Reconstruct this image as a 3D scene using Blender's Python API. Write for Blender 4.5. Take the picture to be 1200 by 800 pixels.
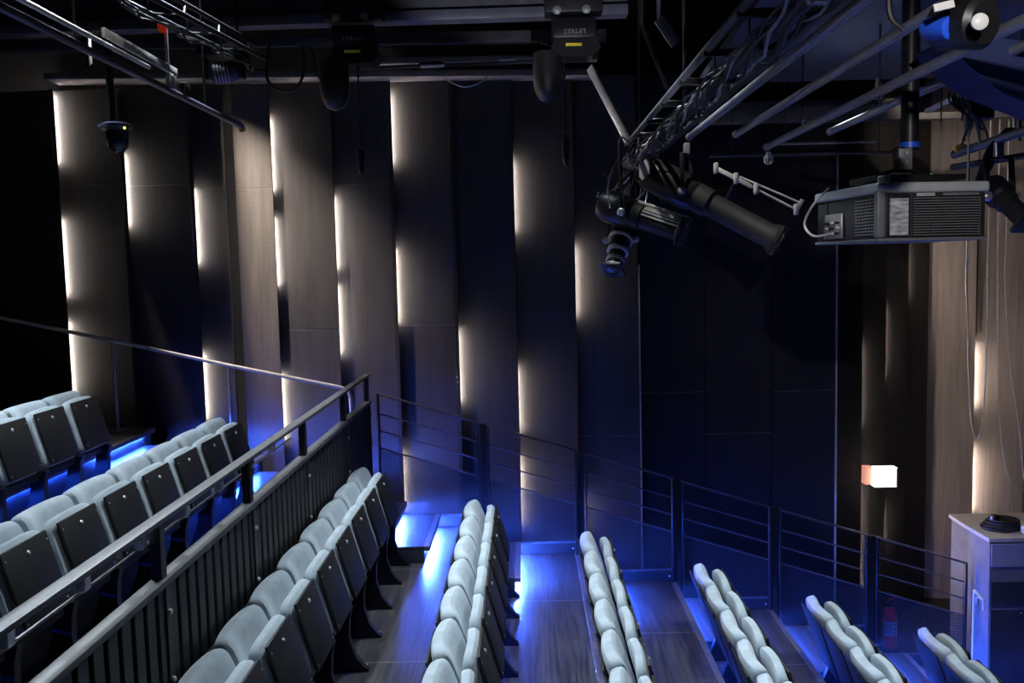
import bpy, bmesh, math, random
from mathutils import Vector, Matrix

random.seed(7)
for o in list(bpy.data.objects):
    bpy.data.objects.remove(o)
SC = bpy.context.scene
COL = SC.collection

# ------------------------------------------------------------------ camera
F = 1050.0                       # focal length in pixels of the 1200 x 800 frame
CAM = Vector((0.0, 0.0, 4.25))   # z = 0 is the stage floor, +X runs down the rake, +Y along the rows
_y = Vector((14.0, -88.0, F)).normalized()
_r = math.radians(1.3)
_d = Vector((math.sin(_r), math.cos(_r), 0.0))
_d = (_d - _y * _d.dot(_y)).normalized()
_z = -_d
_x = _y.cross(_z)
M = Matrix((_x, _y, _z))         # rows: world axes written in camera axes (right, down, forward)
cam_data = bpy.data.cameras.new('camera')
cam = bpy.data.objects.new('camera', cam_data)
COL.objects.link(cam)
right, down, fwd = M @ Vector((1, 0, 0)), M @ Vector((0, 1, 0)), M @ Vector((0, 0, 1))
rot = Matrix((right, -down, -fwd)).transposed()
cam.matrix_world = Matrix.Translation(CAM) @ rot.to_4x4()
cam_data.sensor_width = 36.0
cam_data.lens = 36.0 * F / 1200.0
cam_data.clip_start = 0.05
SC.camera = cam

# ------------------------------------------------------------------ world, exposure, lamps
w = bpy.data.worlds.new('world')
SC.world = w
w.use_nodes = True
w.node_tree.nodes['Background'].inputs[0].default_value = (0.55, 0.65, 1.0, 1)
w.node_tree.nodes['Background'].inputs[1].default_value = 0.004
SC.view_settings.view_transform = 'Standard'
SC.view_settings.look = 'None'
SC.view_settings.exposure = 0.0
SC.view_settings.gamma = 1.0
SC.view_settings.use_curve_mapping = False


def spot(name, loc, target, energy, color, angle, blend=0.5, radius=0.12):
    l = bpy.data.lights.new(name, 'SPOT')
    l.energy = energy
    l.color = color
    l.spot_size = math.radians(angle)
    l.spot_blend = blend
    l.shadow_soft_size = radius
    o = bpy.data.objects.new(name, l)
    o.location = loc
    o.rotation_euler = (Vector(target) - Vector(loc)).to_track_quat('-Z', 'Y').to_euler()
    COL.objects.link(o)
    return o


COOL = (0.80, 0.91, 1.0)
WARM = (1.0, 0.86, 0.74)
# house lights above the seating, tipped away from the side wall
spot('house_light', (-4.6, 7.0, 7.4), (-3.6, 5.4, 2.8), 760, COOL, 74, 0.5)
spot('house_light', (-2.3, 7.0, 7.4), (-1.7, 4.6, 2.2), 950, COOL, 74, 0.5)
spot('house_light', (-0.2, 7.0, 7.4), (0.0, 4.8, 1.8), 900, COOL, 70, 0.5)
spot('house_light', (2.4, 6.3, 5.5), (1.3, 5.8, 1.2), 380, COOL, 76, 0.5)
spot('house_light', (3.9, 6.6, 5.5), (3.2, 6.1, 0.8), 380, COOL, 72, 0.5)
# wall-wash lantern over the upper rows (its added barn door is built with the rig), raking the panels from the left
WASH = Vector((-4.0, 8.30, 6.60))
spot('wall_wash_light', WASH, (-3.0, 9.1, 4.8), 1400, WARM, 54, 1.0, 0.008)
spot('stage_wall_light', (3.4, 8.0, 6.6), (5.3, 10.9, 4.6), 130, WARM, 46, 0.8, 0.05)
# added blue lamps that colour the soffit above the stage side, and the undersides of the hanging lanterns
spot('added_blue_light', (5.0, 7.4, 1.0), (2.8, 4.6, 5.7), 170, (0.04, 0.12, 1.0), 50, 0.8)
spot('added_blue_light', (5.4, 6.8, 0.5), (1.55, 7.3, 4.8), 160, (0.05, 0.12, 1.0), 20, 0.6)
# white lamps added to brighten the metalwork and projector
spot('added_white_light', (0.1, 6.7, 7.3), (1.5, 7.25, 4.8), 340, (1.0, 0.97, 0.92), 26, 0.7, 0.04)
spot('added_white_light', (-2.0, 4.4, 7.5), (-2.4, 5.0, 5.5), 110, (1.0, 0.97, 0.92), 44, 0.7, 0.05)
spot('added_white_light', (0.9, 0.6, 5.4), (2.2, 4.2, 4.6), 230, (1.0, 0.97, 0.95), 36, 0.8, 0.05)
# lamp added in mid-air to brighten the hoists, tilted up
spot('added_white_light', (0.1, 2.0, 3.0), (0.2, 8.0, 7.7), 800, (0.85, 0.88, 1.0), 26, 0.4, 0.05)


# ------------------------------------------------------------------ pixel helpers
def ray(px, py):
    return M @ Vector((px - 600.0, py - 400.0, F))


def at_y(px, py, Y):
    r = ray(px, py)
    return CAM + r * (Y / r.y)


def at_z(px, py, Z):
    r = ray(px, py)
    return CAM + r * ((Z - CAM.z) / r.z)


# ------------------------------------------------------------------ materials
MATS = {}


def mat(name, col, rough=0.6, metal=0.0, var=0.25, scale=18.0, emit=None, strength=0.0, bump=0.0, stretch=None,
        coat=0.0, sheen=0.0):
    if name in MATS:
        return MATS[name]
    m = bpy.data.materials.new(name)
    m.use_nodes = True
    nt = m.node_tree
    b = nt.nodes['Principled BSDF']
    b.inputs['Roughness'].default_value = rough
    b.inputs['Metallic'].default_value = metal
    if coat:
        b.inputs['Coat Weight'].default_value = coat
    if sheen:
        b.inputs['Sheen Weight'].default_value = sheen
    tc = nt.nodes.new('ShaderNodeTexCoord')
    mp = nt.nodes.new('ShaderNodeMapping')
    if stretch:
        mp.inputs['Scale'].default_value = stretch
    nz = nt.nodes.new('ShaderNodeTexNoise')
    nz.inputs['Scale'].default_value = scale
    nz.inputs['Detail'].default_value = 4
    rp = nt.nodes.new('ShaderNodeValToRGB')
    lo = [max(0.0, c * (1 - var)) for c in col]
    hi = [min(1.0, c * (1 + var)) for c in col]
    rp.color_ramp.elements[0].position = 0.3
    rp.color_ramp.elements[1].position = 0.7
    rp.color_ramp.elements[0].color = (*lo, 1)
    rp.color_ramp.elements[1].color = (*hi, 1)
    nt.links.new(tc.outputs['Object'], mp.inputs['Vector'])
    nt.links.new(mp.outputs[0], nz.inputs['Vector'])
    nt.links.new(nz.outputs['Fac'], rp.inputs['Fac'])
    nt.links.new(rp.outputs[0], b.inputs['Base Color'])
    if bump:
        bp = nt.nodes.new('ShaderNodeBump')
        bp.inputs['Strength'].default_value = bump
        bp.inputs['Distance'].default_value = 0.004
        nt.links.new(nz.outputs['Fac'], bp.inputs['Height'])
        nt.links.new(bp.outputs[0], b.inputs['Normal'])
    if emit:
        b.inputs['Emission Color'].default_value = (*emit, 1)
        b.inputs['Emission Strength'].default_value = strength
    MATS[name] = m
    return m


def perforated(name, col, pitch, depth, rough=0.6):
    """dark board with a square grid of fine holes, in object coordinates (x along, z up)"""
    m = mat(name, col, rough, 0.0, 0.22, 3.0, stretch=(6, 6, 0.6))
    nt = m.node_tree
    b = nt.nodes['Principled BSDF']
    src = b.inputs['Base Color'].links[0].from_socket
    tc = [n for n in nt.nodes if n.type == 'TEX_COORD'][0]
    sx = nt.nodes.new('ShaderNodeSeparateXYZ')
    nt.links.new(tc.outputs['Object'], sx.inputs[0])
    outs = []
    for ax in ('X', 'Z'):
        mu = nt.nodes.new('ShaderNodeMath'); mu.operation = 'MULTIPLY'
        mu.inputs[1].default_value = 2 * math.pi / pitch
        sn = nt.nodes.new('ShaderNodeMath'); sn.operation = 'SINE'
        nt.links.new(sx.outputs[ax], mu.inputs[0])
        nt.links.new(mu.outputs[0], sn.inputs[0])
        outs.append(sn.outputs[0])
    mx = nt.nodes.new('ShaderNodeMath'); mx.operation = 'MAXIMUM'
    nt.links.new(outs[0], mx.inputs[0]); nt.links.new(outs[1], mx.inputs[1])
    mr = nt.nodes.new('ShaderNodeMapRange')
    mr.inputs['From Min'].default_value = -0.2
    mr.inputs['From Max'].default_value = 0.8
    mr.inputs['To Min'].default_value = 1.0 - depth
    mr.inputs['To Max'].default_value = 1.0
    nt.links.new(mx.outputs[0], mr.inputs['Value'])
    mul = nt.nodes.new('ShaderNodeMix'); mul.data_type = 'RGBA'; mul.blend_type = 'MULTIPLY'
    mul.inputs[0].default_value = 1.0
    nt.links.new(src, mul.inputs[6])
    nt.links.new(mr.outputs[0], mul.inputs[7])
    nt.links.new(mul.outputs[2], b.inputs['Base Color'])
    return m


def wood_floor(name):
    m = bpy.data.materials.new(name)
    m.use_nodes = True
    nt = m.node_tree
    b = nt.nodes['Principled BSDF']
    tc = nt.nodes.new('ShaderNodeTexCoord')
    mp = nt.nodes.new('ShaderNodeMapping')
    mp.inputs['Scale'].default_value = (1.0, 0.07, 1.0)
    wv = nt.nodes.new('ShaderNodeTexWave')
    wv.wave_type = 'BANDS'; wv.bands_direction = 'X'
    wv.inputs['Scale'].default_value = 5.0
    wv.inputs['Distortion'].default_value = 16.0
    wv.inputs['Detail'].default_value = 4.0
    wv.inputs['Detail Scale'].default_value = 1.6
    nz = nt.nodes.new('ShaderNodeTexNoise')
    nz.inputs['Scale'].default_value = 42.0
    nz.inputs['Detail'].default_value = 6
    ad = nt.nodes.new('ShaderNodeMath'); ad.operation = 'ADD'
    rp = nt.nodes.new('ShaderNodeValToRGB')
    rp.color_ramp.elements[0].position = 0.42; rp.color_ramp.elements[0].color = (0.026, 0.025, 0.025, 1)
    rp.color_ramp.elements[1].position = 1.35; rp.color_ramp.elements[1].color = (0.080, 0.075, 0.072, 1)
    rp.color_ramp.elements[1].position = 1.0
    nt.links.new(tc.outputs['Object'], mp.inputs[0])
    nt.links.new(mp.outputs[0], wv.inputs[0]); nt.links.new(mp.outputs[0], nz.inputs[0])
    ms = nt.nodes.new('ShaderNodeMath'); ms.operation = 'MULTIPLY'; ms.inputs[1].default_value = 0.30
    nt.links.new(wv.outputs['Fac'], ms.inputs[0])
    nt.links.new(ms.outputs[0], ad.inputs[0]); nt.links.new(nz.outputs['Fac'], ad.inputs[1])
    nt.links.new(ad.outputs[0], rp.inputs[0])
    nt.links.new(rp.outputs[0], b.inputs['Base Color'])
    b.inputs['Roughness'].default_value = 0.36
    bp = nt.nodes.new('ShaderNodeBump')
    bp.inputs['Strength'].default_value = 0.15; bp.inputs['Distance'].default_value = 0.003
    nt.links.new(ad.outputs[0], bp.inputs['Height']); nt.links.new(bp.outputs[0], b.inputs['Normal'])
    MATS[name] = m
    return m


def wire_mesh(name):
    """woven black wire: the openings let the eye and the light through"""
    m = mat(name, (0.03, 0.03, 0.032), 0.45, 0.2, 0.15)
    nt = m.node_tree
    b = nt.nodes['Principled BSDF']
    out = [n for n in nt.nodes if n.type == 'OUTPUT_MATERIAL'][0]
    tc = [n for n in nt.nodes if n.type == 'TEX_COORD'][0]
    sx = nt.nodes.new('ShaderNodeSeparateXYZ')
    nt.links.new(tc.outputs['Object'], sx.inputs[0])
    outs = []
    for ax in ('X', 'Z'):
        mu = nt.nodes.new('ShaderNodeMath'); mu.operation = 'MULTIPLY'; mu.inputs[1].default_value = 1 / 0.020
        fr = nt.nodes.new('ShaderNodeMath'); fr.operation = 'FRACT'
        gt = nt.nodes.new('ShaderNodeMath'); gt.operation = 'LESS_THAN'; gt.inputs[1].default_value = 0.30
        nt.links.new(sx.outputs[ax], mu.inputs[0]); nt.links.new(mu.outputs[0], fr.inputs[0])
        nt.links.new(fr.outputs[0], gt.inputs[0])
        outs.append(gt.outputs[0])
    mx = nt.nodes.new('ShaderNodeMath'); mx.operation = 'MAXIMUM'
    nt.links.new(outs[0], mx.inputs[0]); nt.links.new(outs[1], mx.inputs[1])
    tr = nt.nodes.new('ShaderNodeBsdfTransparent')
    ms = nt.nodes.new('ShaderNodeMixShader')
    nt.links.new(mx.outputs[0], ms.inputs[0])
    nt.links.new(tr.outputs[0], ms.inputs[1]); nt.links.new(b.outputs[0], ms.inputs[2])
    nt.links.new(ms.outputs[0], out.inputs['Surface'])
    return m


def led(name, col, strength):
    m = bpy.data.materials.new(name)
    m.use_nodes = True
    nt = m.node_tree
    b = nt.nodes['Principled BSDF']
    b.inputs['Base Color'].default_value = (0.8, 0.8, 0.8, 1)
    b.inputs['Emission Color'].default_value = (*col, 1)
    b.inputs['Emission Strength'].default_value = strength
    MATS[name] = m
    return m


PAD = mat('grey_velvet', (0.39, 0.46, 0.51), 0.9, 0, 0.16, 9, bump=0.15, sheen=0.25)
BOARD = mat('black_plywood', (0.008, 0.008, 0.008), 0.55, 0, 0.3, 6)
BLACKM = mat('black_steel', (0.014, 0.014, 0.016), 0.42, 0.2, 0.3, 12)
RAILM = mat('dark_rail_steel', (0.12, 0.12, 0.125), 0.35, 0.5, 0.2, 20)
GREYTUBE = mat('grey_tube', (0.48, 0.48, 0.50), 0.35, 0.6, 0.15, 10)
STEEL = mat('bright_steel', (0.72, 0.71, 0.68), 0.35, 0.3, 0.15, 14)
SLATM = mat('slat_black', (0.009, 0.009, 0.010), 0.5, 0.1, 0.3, 10)
WALLP = perforated('perforated_board', (0.055, 0.050, 0.046), 0.0205, 0.62, 0.62)
WALLF = mat('flat_dark_board', (0.013, 0.0125, 0.012), 0.9, 0, 0.2, 3, stretch=(6, 6, .5))
WALLS = mat('smooth_brown_board', (0.23, 0.19, 0.165), 0.5, 0, 0.2, 4, stretch=(8, 8, .4))
BACKING = mat('black_backing', (0.006, 0.006, 0.007), 0.9, 0, 0.3, 4)
JOINT = mat('joint_metal', (0.30, 0.29, 0.28), 0.4, 0.5, 0.2, 12)
NOSE = mat('nosing_metal', (0.22, 0.20, 0.19), 0.35, 0.5, 0.2, 20)
FLOORW = wood_floor('dark_oak_floor')
BASEM = mat('black_riser', (0.06, 0.06, 0.065), 0.55, 0, 0.3, 8)
MESHM = wire_mesh('black_wire_mesh')
BLUELED = led('blue_led', (0.014, 0.075, 1.0), 330)
STEPLED = led('blue_step_led', (0.028, 0.10, 1.0), 1050)
STEPLED2 = led('strong_blue_step_led', (0.045, 0.12, 1.0), 3600)
WALLLED = led('warm_led', (1.0, 0.90, 0.81), 165)
DIMLED = led('dim_warm_led', (1.0, 0.86, 0.76), 220)
CEIL = mat('black_ceiling', (0.010, 0.010, 0.012), 0.9, 0, 0.3, 3)
BEAM = mat('grey_steel_beam', (0.10, 0.10, 0.115), 0.5, 0.3, 0.2, 8)
LEDGE = mat('pale_ledge', (0.20, 0.18, 0.17), 0.6, 0, 0.25, 8)
RUBBER = mat('black_rubber', (0.018, 0.018, 0.018), 0.45, 0, 0.2, 20)
CABLEG = mat('grey_cable', (0.42, 0.41, 0.40), 0.5, 0, 0.2, 20)
WHITEP = mat('white_paint', (0.75, 0.74, 0.72), 0.4, 0, 0.1, 10)
YELLOW = mat('yellow_plastic', (0.80, 0.62, 0.05), 0.4, 0, 0.15, 20)
REDP = mat('red_paint', (0.75, 0.04, 0.025), 0.3, 0, 0.15, 20)
PROJ = mat('projector_grey', (0.20, 0.21, 0.22), 0.45, 0, 0.1, 12)
PROJW = mat('projector_light_grey', (0.52, 0.54, 0.56), 0.4, 0, 0.1, 12)
SOFFIT = mat('soffit_paint', (0.045, 0.05, 0.07), 0.6, 0, 0.2, 3)
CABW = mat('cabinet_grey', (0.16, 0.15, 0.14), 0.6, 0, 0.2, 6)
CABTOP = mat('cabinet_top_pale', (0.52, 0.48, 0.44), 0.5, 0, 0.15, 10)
BLUEP = mat('blue_plastic', (0.02, 0.10, 0.75), 0.4, 0, 0.15, 10)
LIGHTBOX = mat('lit_sign_white', (0.9, 0.9, 0.9), 0.4, 0, 0.03, 5, emit=(1.0, 0.93, 0.86), strength=2.4)
LIGHTSIDE = mat('lit_sign_side', (0.9, 0.5, 0.4), 0.4, 0, 0.03, 5, emit=(1.0, 0.42, 0.28), strength=0.7)
PRINT = mat('printed_label', (0.52, 0.55, 0.57), 0.5, 0, 0.6, 16, stretch=(1, 1, 4))
BULBR = mat('red_lamp', (0.8, 0.05, 0.02), 0.3, 0, 0.1, 5, emit=(1, 0.06, 0.02), strength=0.12)
GREENL = mat('green_lamp', (0.1, 0.8, 0.2), 0.3, 0, 0.1, 5, emit=(0.2, 1, 0.3), strength=1.2)
YELLOWL = mat('yellow_lamp', (0.9, 0.8, 0.1), 0.3, 0, 0.1, 5, emit=(1, 0.9, 0.15), strength=2.0)

# ------------------------------------------------------------------ mesh helpers
WL = {}


class MB:
    def __init__(self):
        self.bm = bmesh.new()

    def box(self, c, s, R=None, bev=0.0, seg=2):
        mtx = Matrix.Translation(Vector(c))
        if R is not None:
            mtx = mtx @ R.to_4x4()
        mtx = mtx @ Matrix.Diagonal((s[0], s[1], s[2], 1.0))
        g = bmesh.ops.create_cube(self.bm, size=1.0, matrix=mtx)
        if bev:
            es = list({e for v in g['verts'] for e in v.link_edges})
            bmesh.ops.bevel(self.bm, geom=es, offset=bev, segments=seg, affect='EDGES', profile=0.5)
        return self

    def bar(self, a, b, wd, ht, bev=0.0):
        """rectangular bar from a to b, wd sideways, ht upwards"""
        a, b = Vector(a), Vector(b)
        d = b - a
        L = d.length
        d.normalize()
        up = Vector((0, 0, 1)) if abs(d.z) < 0.95 else Vector((1, 0, 0))
        s = d.cross(up).normalized()
        u = s.cross(d)
        R = Matrix((d, s, u)).transposed()
        return self.box((a + b) / 2, (L, wd, ht), R, bev)

    def tube(self, pts, r, n=10, cap=True):
        pts = [Vector(p) for p in pts]
        rings = []
        prev = None
        for i, p in enumerate(pts):
            if i == 0:
                t = pts[1] - p
            elif i == len(pts) - 1:
                t = p - pts[i - 1]
            else:
                t = (pts[i + 1] - p).normalized() + (p - pts[i - 1]).normalized()
            t.normalize()
            if prev is None:
                ref = Vector((0, 0, 1)) if abs(t.z) < 0.9 else Vector((1, 0, 0))
                s = t.cross(ref).normalized()
            else:
                s = (prev - t * prev.dot(t)).normalized()
            prev = s
            u = t.cross(s)
            rr = r[i] if isinstance(r, (list, tuple)) else r
            rings.append([self.bm.verts.new(p + (s * math.cos(2 * math.pi * k / n) + u * math.sin(2 * math.pi * k / n)) * rr)
                          for k in range(n)])
        for a, b in zip(rings, rings[1:]):
            for k in range(n):
                self.bm.faces.new((a[k], a[(k + 1) % n], b[(k + 1) % n], b[k]))
        if cap:
            self.bm.faces.new(rings[0][::-1])
            self.bm.faces.new(rings[-1])
        return self

    def prism(self, pts, vec):
        """flat polygon pts extruded by vec"""
        vec = Vector(vec)
        a = [self.bm.verts.new(Vector(p)) for p in pts]
        b = [self.bm.verts.new(Vector(p) + vec) for p in pts]
        n = len(a)
        self.bm.faces.new(a[::-1])
        self.bm.faces.new(b)
        for k in range(n):
            self.bm.faces.new((a[k], a[(k + 1) % n], b[(k + 1) % n], b[k]))
        return self

    def lathe(self, base, axis, prof, n=16):
        base, axis = Vector(base), Vector(axis).normalized()
        pts = [base + axis * h for h, _ in prof]
        pr = [max(r, 0.0005) for _, r in prof]
        ref = Vector((0, 0, 1)) if abs(axis.z) < 0.9 else Vector((1, 0, 0))
        s = axis.cross(ref).normalized()
        u = axis.cross(s)
        rings = [[self.bm.verts.new(p + (s * math.cos(2 * math.pi * k / n) + u * math.sin(2 * math.pi * k / n)) * r)
                  for k in range(n)] for p, r in zip(pts, pr)]
        for a, b in zip(rings, rings[1:]):
            for k in range(n):
                self.bm.faces.new((a[k], a[(k + 1) % n], b[(k + 1) % n], b[k]))
        self.bm.faces.new(rings[0][::-1])
        self.bm.faces.new(rings[-1])
        return self

    def build(self, name, m, parent=None, smooth=True, origin=None):
        bmesh.ops.recalc_face_normals(self.bm, faces=self.bm.faces)
        off = Vector((0, 0, 0))
        o = None
        if parent is not None:
            off = WL[parent]
        elif origin is not None:
            off = Vector(origin)
        for v in self.bm.verts:
            v.co -= off
        me = bpy.data.meshes.new(name)
        self.bm.to_mesh(me)
        self.bm.free()
        me.materials.append(m)
        if smooth:
            for p in me.polygons:
                p.use_smooth = True
            me.set_sharp_from_angle(angle=math.radians(38))
        o = bpy.data.objects.new(name, me)
        COL.objects.link(o)
        if parent is not None:
            o.parent = parent
        else:
            o.location = off
        WL[o] = off
        return o


def tag(o, label=None, cat=None, group=None, kind=None):
    if label:
        o['label'] = label
    if cat:
        o['category'] = cat
    if group:
        o['group'] = group
    if kind:
        o['kind'] = kind
    return o


def thing(name, loc, label, cat, group=None):
    o = bpy.data.objects.new(name, None)
    o.empty_display_size = 0.1
    COL.objects.link(o)
    o.location = loc
    WL[o] = Vector(loc)
    return tag(o, label, cat, group)


def link_copy(src, name, parent, loc):
    c = bpy.data.objects.new(name, src.data)
    COL.objects.link(c)
    c.parent = parent
    c.location = loc
    WL[c] = WL[parent]
    return c


# ------------------------------------------------------------------ layout numbers
D = 8.64                                   # the side railing stands here
WALL = 9.15
RIS = 0.293
# rows: key, X of the backrest top, tread height, seats, Y of the far seat
ROWS = [('Z', None, 2.735), ('A', -3.758, 2.455), ('B', -2.668, 2.165), ('C', -1.456, 1.708),
        ('3', -0.512, 1.410), ('4', 0.446, 1.112), ('5', 1.404, 0.812), ('6', 2.362, 0.512), ('7', 3.320, 0.212)]
XT = {k: x for k, x, z in ROWS}
ZT = {k: z for k, x, z in ROWS}
# nosing X of a tread = front edge, right below the backs of the next row
NOSE_X = {'Z': -3.70, 'A': -2.60, 'B': -1.50, 'C': -0.455, '3': 0.491, '4': 1.437, '5': 2.384, '6': 3.331, '7': 4.27}
KEYS = [k for k, _, _ in ROWS]

# ------------------------------------------------------------------ room shell
fl = MB().box((0, 4.4, -0.05), (18, 14, 0.1)).build('floor', mat('stage_floor', (0.030, 0.030, 0.033), 0.5, 0, 0.25, 5))
tag(fl, 'black stage floor below the raked seating', kind='structure')
ce = MB().box((0, 4.4, 7.75), (18, 14, 0.1)).build('ceiling', CEIL)
tag(ce, 'black ceiling above the lighting rig', kind='structure')
wl_ = MB().box((-8.6, 4.4, 3.8), (0.1, 14, 7.8)).build('wall_left', BACKING)
tag(wl_, 'black wall behind the upper seating rows', kind='structure')
wr_ = MB().box((8.6, 4.4, 3.8), (0.1, 14, 7.8)).build('wall_right', BACKING)
tag(wr_, 'black wall on the stage side', kind='structure')

# stepped seating tiers
Y0 = 1.2
YE = 8.76
panel_lines = [Y0, 2.05, 3.83, 5.62, 7.42, YE]
for i, k in enumerate(KEYS):
    x1 = NOSE_X[k]
    x0 = NOSE_X[KEYS[i - 1]] if i else -8.4
    z = ZT[k]
    bx = MB().box(((x0 + x1 - 0.05) / 2, (Y0 + YE) / 2, (z - 0.03) / 2), (x1 - 0.05 - x0, YE - Y0, z - 0.03)).build(
        'floor', BASEM, smooth=False, origin=((x0 + x1) / 2, YE, 0))
    tag(bx, 'dark timber tier of the raked seating', kind='structure')
    for a, b in zip(panel_lines, panel_lines[1:]):
        MB().box(((x0 - 0.05 + x1 - 0.045) / 2, (a + b) / 2, z - 0.0155), (x1 - x0 + 0.0, b - a - 0.008, 0.031), bev=0.001, seg=1).build(
            'floor_panel', FLOORW, bx)
        if b < YE - 0.01:
            MB().box(((x0 + x1) / 2 - 0.045, b, z - 0.012), (x1 - x0, 0.0075, 0.025)).build('joint_strip', JOINT, bx)
    MB().box((x1 - 0.027, (Y0 + YE) / 2, z - 0.018), (0.054, YE - Y0, 0.040), bev=0.004, seg=1).build('nosing', NOSE, bx)
    if k != '7':
        ys = 6.4 if k == 'A' else Y0 + 0.1
        MB().box((x1 - 0.044, (ys + 7.5) / 2, z - 0.0415), (0.010, 7.5 - ys, 0.012)).build('led_strip', BLUELED, bx)
        MB().box((x1 - 0.044, 8.05, z - 0.0415), (0.010, 1.06, 0.012)).build('led_strip', STEPLED, bx)
    MB().box(((x0 + x1) / 2 - 0.03, YE + 0.012, z - 0.02), (x1 - x0, 0.02, 0.05)).build('edge_trim', NOSE, bx)


# aisle steps between the tiers, each with its own strip light
def aisle_step(xa, xb, zb, h, label, ya=7.575, yb=8.60, strip=None):
    t = thing('aisle_step', ((xa + xb) / 2, (ya + yb) / 2, zb), label, 'step', 'aisle steps along the side railing')
    MB().box(((xa + xb - 0.05) / 2, (ya + yb) / 2, zb + (h - 0.035) / 2 + 0.001), (xb - xa - 0.05, yb - ya, h - 0.037), bev=0.003, seg=1).build('body', BASEM, t)
    MB().box(((xa + xb - 0.045) / 2, (ya + yb) / 2, zb + h - 0.017), (xb - xa - 0.045, yb - ya, 0.034), bev=0.002, seg=1).build('tread', FLOORW, t)
    MB().box((xb - 0.027, (ya + yb) / 2, zb + h - 0.019), (0.054, yb - ya, 0.042), bev=0.004, seg=1).build('nosing', NOSE, t)
    MB().box((xb - 0.044, (ya + yb) / 2, zb + h - 0.0435), (0.010, yb - ya - 0.1, 0.012)).build('led_strip', strip or STEPLED, t)
    return t


NAME = {'A': 'topmost visible seat row', 'B': 'row behind the slatted balustrade', 'C': 'row just below the slatted balustrade',
        '3': 'second row below the slatted balustrade', '4': 'third row below the slatted balustrade',
        '5': 'fourth row below the slatted balustrade', '6': 'fifth row below the slatted balustrade',
        '7': 'lowest row by the stage floor'}
for a, b in (('Z', 'A'), ('A', 'B'), ('C', '3'), ('3', '4'), ('4', '5'), ('5', '6'), ('6', '7')):
    aisle_step(NOSE_X[a] - 0.045, NOSE_X[a] + 0.365, ZT[b], (ZT[a] - ZT[b]) / 2, 'blue-lit wooden aisle step at the end of the ' + NAME[b],
               strip=STEPLED2 if b in 'AB3' else STEPLED)
aisle_step(-1.495, -0.87, ZT['C'], 0.145, 'wide lower aisle step lit white-blue, below the balustrade end', strip=STEPLED2)
aisle_step(-1.495, -1.194, ZT['C'] + 0.145, 0.13, 'upper aisle step stacked on the wide lower one at the balustrade', strip=STEPLED2)

# ------------------------------------------------------------------ far wall with lapped panels
WTOP = at_y(500, 93, WALL).z
wf = MB().box(((-8.5 + at_y(983, 300, WALL).x + 0.22) / 2, WALL + 0.45, 3.85), (8.5 + at_y(983, 300, WALL).x + 0.22, 0.06, 7.7)).build('wall_far', BACKING, smooth=False, origin=(0, WALL + 0.4, 0))
tag(wf, 'dark side wall of lapped perforated panels with strip lights', kind='structure')


def px_x(px, Y=WALL, py=300):
    return at_y(px, py, Y).x


def board(parent, A, B, z0, z1, m, name='wall_panel', th=0.018, joints=()):
    A, B = Vector((A[0], A[1], 0)), Vector((B[0], B[1], 0))
    d = (B - A)
    L = d.length
    d.normalize()
    nrm = Vector((-d.y, d.x, 0))           # points away from the room
    R = Matrix((d, nrm, Vector((0, 0, 1)))).transposed()
    zs = [z0] + sorted(joints) + [z1]
    ax = (A + B) / 2 + nrm * th / 2
    for za, zb in zip(zs, zs[1:]):
        g = 0.004
        o = MB().box((0, 0, (za + zb) / 2), (L, th, zb - za - g), bev=0.0015, seg=1).build(name, m)
        o.parent = parent
        o.location = ax - WL[parent]
        o.rotation_euler = R.to_euler()
        WL[o] = WL[parent]
    for zj in joints:
        o = MB().box((0, 0, zj), (L - 0.01, th - 0.004, 0.007)).build('joint_strip', JOINT)
        o.parent = parent
        o.location = ax - WL[parent]
        o.rotation_euler = R.to_euler()
        WL[o] = WL[parent]


def zpx(px, py, Y=WALL):
    return at_y(px, py, Y).z


# pixel x of left edges (at mid height), joint heights, lit stretches along the left edge, holes in the neighbour
cols = [
    # x0, x1, joints(px y), leds [(y0, y1)], perforated edge visible
    (-160, -84, (), (), False),
    (-84, -6, (), (), False),
    (-6, 74, (), (), False),
    (74, 152, (217,), ((100, 190), (257, 346), (378, 462)), True),
    (152, 231, (217, 391), ((180, 265),), True),
    (231, 269, (221,), ((222, 308), (415, 492)), True),
    (323, 394, (386,), ((138, 222), (255, 334), (440, 516)), False),
    (394, 464, (216,), ((230, 315), (335, 415)), False),
    (464, 535, (381,), ((108, 190), (292, 378), (533, 600)), True),
    (535, 604, (512,), ((388, 472),), True),
    (604, 674, (379,), ((188, 270), (432, 506), (537, 615)), False),
    (674, 747, (511,), ((288, 370), (585, 632)), False),
]
DEEP = 0.07


def led_x(xb, seen):
    return xb - 0.033 + (xb / WALL * 0.024 if seen else 0.0)


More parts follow.
